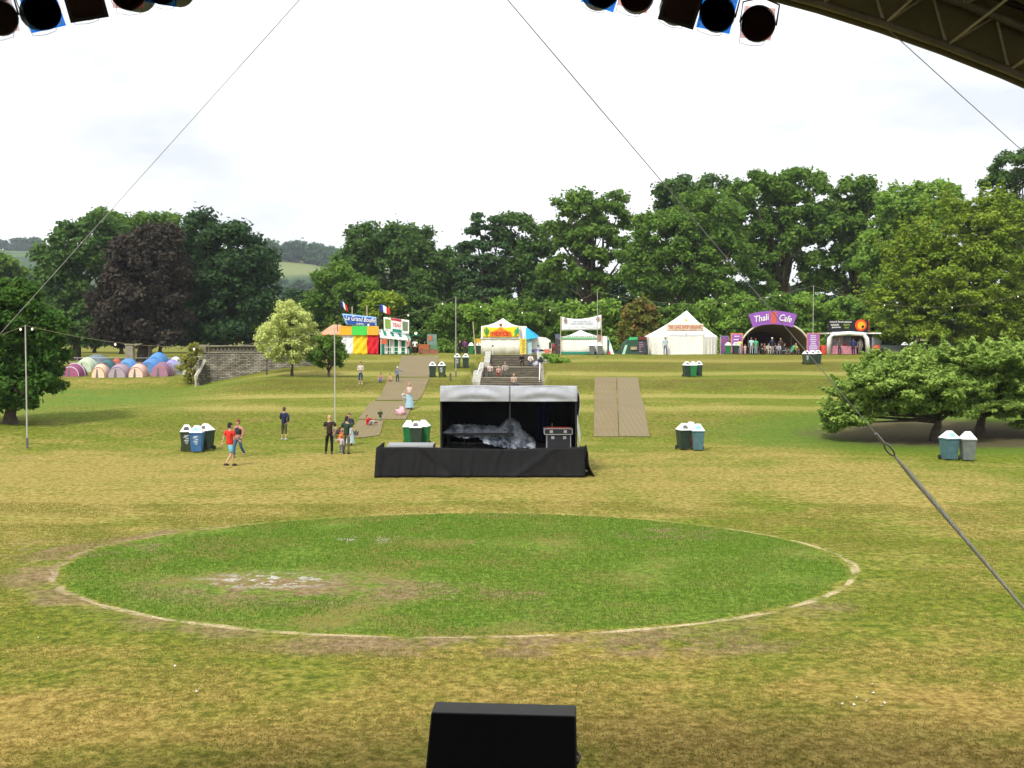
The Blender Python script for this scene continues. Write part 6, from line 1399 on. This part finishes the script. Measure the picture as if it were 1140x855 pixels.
p905 = pole(905, 103.5, 318, 'tall pole behind the bins at the right purple menu board')
CABLE = plain('cable_pale', (.26, .24, .14), .7); GLOW = emis('bulb_glow_warm', (1, .85, .6), 1.4)
def string(a, b_, sag, bulbs, label, r=.010):
    t = empty('light_string', a, label, 'light string', 'light strings between the poles')
    pts = []
    for i in range(25): u = i / 24; p = a.lerp(b_, u); p.z -= sag * 4 * u * (1 - u); pts.append(p)
    m = MB(); m.tube(pts, r, 5); m.build('cable', CABLE, t)
    for u in bulbs:
        p = a.lerp(b_, u); p.z -= sag * 4 * u * (1 - u) + .10
        k = MB(); k.ell(p, (.05, .05, .065), 8, 6); k.build('bulb', GLOW, t, smooth=True)
        k = MB(); k.tube([p + Vector((0, 0, .14)), p + Vector((0, 0, .07))], .04, 6); k.build('socket', DARKM, t)
string(p28, p373, 1.0, (.02, .27, .52), 'string of bulbs from the left pole to the pole by the small green tree', .009)
string(P(-160, 395, 48), p28, .5, (.3, .97), 'string of bulbs leaving the view at the far left', .009)
string(p373, p507, .3, (.84, .2, .5), 'string of bulbs rising over the green striped stall')
string(p507, p665, 1.6, (.42, .87, .15, .62), 'string of bulbs sagging over the tent with the mexican sign')
string(p665, p905, 1.5, (.10, .34, .60, .85), 'string of bulbs over the cream marquee')
string(p905, P(1215, 300, 92), 2.6, (.28, .53, .76), 'string of bulbs hanging across the yellow green beech')

# ================================================================== MAIN STAGE ROUND THE CAMERA
ms = empty('concert_stage', (0, 0, 0), 'big arched stage roof with dark trussing framing the top of the view', 'stage')
TD = 7.5
def arc(off, up_, y): # truss chord line in world space
    pts = []
    for i in range(61):
        d = -2080 + 4160 * i / 60; a = P(430 + d, .0003 * d * d - 66, off); b_ = P(430 + d + 20, .0003 * (d + 20) ** 2 - 66, off)
        tg = (b_ - a).normalized(); n = Vector((-tg.z, 0, tg.x)); pts.append(Vector((a.x, y, a.z)) + n * up_)
    return pts
TR = plain('truss_dark', (.28, .27, .23), .5, .3, 5, .1, metal=.3)
C1, C2, C3, C4 = arc(TD, 0, TD), arc(TD, .30, TD - .02), arc(TD, .42, TD - .62), arc(TD, .12, TD - .62)
for c_, r_ in ((C1, .030), (C2, .034), (C3, .034)): m = MB(); m.tube(c_, r_, 8); m.build('truss_chord', TR, ms, smooth=True)
sp = plain('truss_web', (.72, .70, .62), .45, .3, 5, .1, metal=.3)
for g0 in range(0, 59, 2):
    m = MB()
    for i in range(g0, min(g0 + 2, 59)):
        m.tube([C1[i], C2[i].lerp(C2[i + 1], .5), C1[i + 1]], .012, 5, caps=False); m.tube([C2[i], C3[i].lerp(C3[i + 1], .5), C2[i + 1]], .012, 5, caps=False); m.tube([C1[i], C3[i].lerp(C3[i + 1], .5)], .010, 5)
    m.build('truss_webbing', sp, ms)
m = MB(); m.tube([p + Vector((.0, -.05, .05)) for p in arc(TD, .33, TD - .06)], .022, 6); m.build('cable_run', DARKM, ms)
OL = fabric('olive_pvc', (.27, .25, .15), .3, 1.0, translucent=.22)
F0, F1, F2 = arc(TD, -.035, TD + .08), arc(TD, .62, TD + .08), arc(TD, .62, -5.0)
m = MB(); n = len(F0); m.add(F0 + F1 + [p + Vector((0, .02, 0)) for p in F0] + [p + Vector((0, .02, 0)) for p in F1], [(i, i + 1, n + i + 1, n + i) for i in range(n - 1)] + [(2 * n + i + 1, 2 * n + i, 3 * n + i, 3 * n + i + 1) for i in range(n - 1)]); m.build('fascia', OL, ms)
m = MB(); m.add(F1 + F2 + [p + Vector((0, 0, .02)) for p in F1] + [p + Vector((0, 0, .02)) for p in F2], [(i, i + 1, n + i + 1, n + i) for i in range(n - 1)] + [(2 * n + i + 1, 2 * n + i, 3 * n + i, 3 * n + i + 1) for i in range(n - 1)]); m.build('roof', OL, ms)
for yy in (3.5, -.5, -4.5): m = MB(); m.tube(arc(TD, .55, yy), .04, 6); m.build('roof_hoop', TR, ms, smooth=True)
MB().box(-9, 9, -8, 4.1, 3.10, 3.28, .01).build('deck', plain('deck_black', (.03, .03, .032), .6), ms)
m = MB(); m.box(-9, 9, 4.02, 4.06, .02, 3.09); m.build('front_skirt', BLACKC, ms)
# lamps
def make_lamp():
    t = empty('stage_lamp', (0, 0, 0), 'x', 'stage lamp', 'stage lamps hung from the roof truss')
    m = MB(); m.tube([(0, -.16, 0), (0, .10, 0)], .115, 20, caps=False); m.tube([(0, .10, 0), (0, .15, 0), (0, .19, 0)], [.114, .09, .05], 20); m.build('barrel', DARKM, t, True, True)
    m = MB(); m.tube([(0, -.02, 0), (0, -.01, 0)], .110, 20); m.build('lens', plain('lens_dark', (.006, .006, .008), .4, spec=.3), t, True)
    m = MB(); w = .118
    m.tube([(0, -.172, 0), (0, -.160, 0)], .128, 8, caps=False)
    for a in range(0):
        c_, s_ = math.cos(a * math.pi / 2), math.sin(a * math.pi / 2); rot = lambda x, z: (x * c_ - z * s_, x * s_ + z * c_)
        p0, p1 = rot(-w, w), rot(w, w - .025); m.box(min(p0[0], p1[0]), max(p0[0], p1[0]), -.175 - .001 * a, -.165 - .001 * a, min(p0[1], p1[1]), max(p0[1], p1[1]))
    m.build('colour_frame', DARKM, t, True)
    m = MB(); m.tube([(-.118, -.05, 0), (-.118, -.03, .13), (0, .01, .17), (.118, -.03, .13), (.118, -.05, 0)], .006, 6); m.build('yoke', DARKM, t, True)
    m = MB(); m.tube([(.0, .01, .18), (0, .01, .26)], .018, 6); m.build('clamp', DARKM, t, True)
    m = MB(); m.ell((0, .17, 0), (.07, .06, .07), 12, 8); m.build('reflector', plain('chrome', (.7, .7, .72), .2, metal=.9), t, True, True)
    m = MB(); m.tube([(-.11, -.05, -.02), (-.10, -.09, -.13), (-.02, -.09, -.140), (.05, -.09, -.13), (.09, -.05, -.03)], .0018, 5); m.build('safety_wire', DARKM, t, True)
    return t
lamp0 = make_lamp(); BLUE = NT('blue_gel'); _t = BLUE.n('ShaderNodeBsdfTranslucent', {'Color': (.02, .35, .95, 1)}).outputs[0]; _p = BLUE.n('ShaderNodeBsdfTransparent', {'Color': (.10, .50, 1.0, 1)}).outputs[0]; BLUE = BLUE.done(BLUE.n('ShaderNodeMixShader', {0: .85, 1: _t, 2: _p}).outputs[0])
PKG = NT('pink_gel'); _t = PKG.n('ShaderNodeBsdfTranslucent', {'Color': (.95, .6, .6, 1)}).outputs[0]; _p = PKG.n('ShaderNodeBsdfTransparent', {'Color': (1, .88, .86, 1)}).outputs[0]; PKG = PKG.done(PKG.n('ShaderNodeMixShader', {0: .85, 1: _t, 2: _p}).outputs[0])
LP = [(0, 20, .35, -.25, 2, 'left end lamp, cut by the left edge of the view'), (44, 14, .45, -.35, 1, 'second lamp from the left with bright blue gel corners'), (95, 2, .28, -.25, 0, 'square framed lamp, third from the left'), (150, -7, .05, 0, 2, 'rounded lamp half above the view, fourth from the left'), (192, -13, -.1, .2, 1, 'fifth lamp from the left, only its rim below the edge'),
      (668, -9, .1, .3, 1, 'blue gelled lamp at the left of the right hand group'), (709, -5, -.05, .3, 2, 'pink gelled lamp second in the right hand group'), (755, 8, .05, .28, 0, 'square framed lamp in the middle of the right hand group'), (799, 16, -.15, .25, 1, 'blue gelled lamp fourth in the right hand group'), (844, 27, -.2, .15, 2, 'lamp at the right end of the right hand group by the truss')]
for i, (px, py, rz, ry, gel, lb) in enumerate(LP):
    t = lamp0 if i == 0 else copy_tree(lamp0); t.location = P(px, py, 7.25); t.rotation_euler = (R(14), ry, rz); t['label'] = 'black stage lamp: ' + lb if len(lb.split()) < 13 else lb
    if not gel: m = MB(); w = .122; m.box(-w, w, -.155, -.150, -w, w, .001); m.build('frame_plate', DARKM, t, True)
    if gel:
        m = MB(); w = .111 if gel == 1 else .100; m.box(-w, w, -.166, -.164, -w, w); m.build('gel', BLUE if gel == 1 else PKG, t, True)
# guy wires
def guy(a, b_, label, strap=False):
    t = empty('guy_wire', b_, label, 'guy wire', None)
    def at(px):
        lo, hi = 0.0, 1.0
        for _ in range(40):
            mm = (lo + hi) / 2; p = a.lerp(b_, mm); qx = 570 + F * p.x / (p.y * math.cos(PITCH) - (p.z - CAMZ) * math.sin(PITCH))
            if (qx < px) == (b_.x > a.x): lo = mm
            else: hi = mm
        return a.lerp(b_, lo)
    wm = plain('steel_wire', (.62, .62, .68), .5, metal=.0)
    if not strap: m = MB(); m.tube([a, b_], .0032, 6); m.build('wire', wm, t); return t
    s0, s1 = at(985), at(995); m = MB(); m.tube([a, s0], .0036, 6); m.build('wire', wm, t)
    d = (b_ - a).normalized(); sv_ = d.cross(Vector((0, 1, 0))).normalized(); up_ = sv_
    m = MB(); m.tube([s0 - d * .16, s0 - d * .02], .013, 6); m.build('wire_clamp', STEEL, t)
    m = MB(); ring = [s0.lerp(s1, .5) + (d * math.cos(a_) * ((s1 - s0).length / 2 + .008) + up_ * math.sin(a_) * .024) for a_ in [2 * math.pi * i / 14 for i in range(15)]]; m.tube(ring, .009, 6); m.build('shackle', plain('shackle_steel', (.30, .30, .28), .35, metal=.7), t, smooth=True)
    L = (b_ - s1).length; n = 60
    def rib(u, v):
        p = s1 + (b_ - s1) * u; w = .026 * min(1, .35 + u * 14) * (1 - .55 * min(1, u * 1.6)); ang = 0.15 + 2.0 * max(0, u - .25) ** 1.5; k = Vector((0, 1, 0)); wv = (up_ * math.cos(ang) + k * math.sin(ang)) * w
        return p + wv * (2 * v - 1)
    MB().sheet(rib, n, 2, (0, .003, 0)).build('strap', fabric('grey_webbing', (.78, .78, .66), .4, 8), t, smooth=True)
    m = MB(); m.tube([b_ + Vector((0, 0, .12)), b_ - Vector((0, 0, .3))], .025, 6); m.build('anchor_stake', STEEL, t)
    return t
guy(P(523, -50, TD), G(1300, 866), 'steel wire ending in a shackle and twisted grey strap at the right', True)
guy(P(378, -50, TD), G(-260, 662), 'long thin wire running down across the sky to the left edge')
guy(P(990, 34, TD), G(1800, 766), 'thin wire leaving the truss near the top right corner')
# monitor wedge at the stage front
t = empty('stage_monitor', (X(556, 3.7), 3.7, 3.28), 'black wedge loudspeaker at the bottom edge of the view', 'loudspeaker')
a, b_, c_, d_ = P(480, 793, 3.66), P(641, 797, 3.62), P(641.5, 785, 3.92), P(484.5, 781, 3.95)
e, f_ = Vector((P(462, 900, 3.42).x, 3.38, 3.285)), Vector((P(645, 900, 3.36).x, 3.34, 3.285)); g_, h_ = Vector((c_.x, 4.0, 3.285)), Vector((d_.x, 4.03, 3.285))
bm = bmesh.new(); vv = [bm.verts.new(v) for v in (a, b_, c_, d_, e, f_, g_, h_)]
for q in ((0, 1, 2, 3), (5, 4, 7, 6), (4, 5, 1, 0), (5, 6, 2, 1), (6, 7, 3, 2), (7, 4, 0, 3)): bm.faces.new([vv[i] for i in q])
bmesh.ops.recalc_face_normals(bm, faces=bm.faces); bmesh.ops.bevel(bm, geom=bm.edges[:] , offset=.008, segments=3, affect='EDGES', profile=.6)
bm.transform(Matrix.Translation(-wloc(t))); me = bpy.data.meshes.new('cabinet'); bm.to_mesh(me); bm.free()
s = NT('textured_black_paint'); tcx = s.n('ShaderNodeTexCoord').outputs['Object']; nn = s.noise(420, 2, tcx); me.materials.append(s.done(s.bsdf((.022, .024, .028), .55, .4, bump=nn, bstr=.6, bdist=.002)))
o = bpy.data.objects.new('cabinet', me); COL.objects.link(o); o.parent = t
k = MB(); nrm = (b_ - a).cross(e - a).normalized(); nrm = -nrm if nrm.y > 0 else nrm
ip = lambda u, v: a.lerp(b_, u).lerp(e.lerp(f_, u), v) + nrm * .004
k.sheet(lambda u, v: ip(.012 + .976 * u, .012 + .976 * v), 4, 4, tuple(nrm * -.003)); k.build('grille', plain('grille_black', (.006, .006, .007), .9), t)
k = MB(); cc = ip(.5, .5) ; k.tube([Vector(b_.lerp(g_, .45)) + Vector((.004, -.06, 0)), Vector(b_.lerp(g_, .45)) + Vector((.016, 0, 0)), Vector(b_.lerp(g_, .45)) + Vector((.004, .06, 0))], .006, 6); k.build('handle', DARKM, t)
# paper scraps
for i, (px, py) in enumerate(((955, 778), (966, 782), (972, 773), (981, 787), (985, 784), (937, 785), (951, 786), (972, 763), (219, 771), (195, 743), (42, 711), (386, 707))):
    g = G(px, py); rr = random.Random(i); m = MB(); m.add([(-.035, -.02, .0), (.03, -.025, .018), (.04, .02, .008), (-.02, .03, .028)], [(0, 1, 2, 3)]); m.v = [(x * (.4 + .4 * rr.random()), y * .7, z) for x, y, z in m.v]
    o = m.build('paper_scrap', plain('litter_white', (.72, .70, .66), .8), None, True); o.location = g + Vector((0, 0, .012)); o.rotation_euler = (0, 0, rr.random() * 6)
    tag(o, 'tiny white scrap of paper on the worn grass', 'litter', 'paper scraps on the grass')

haze(.00016)
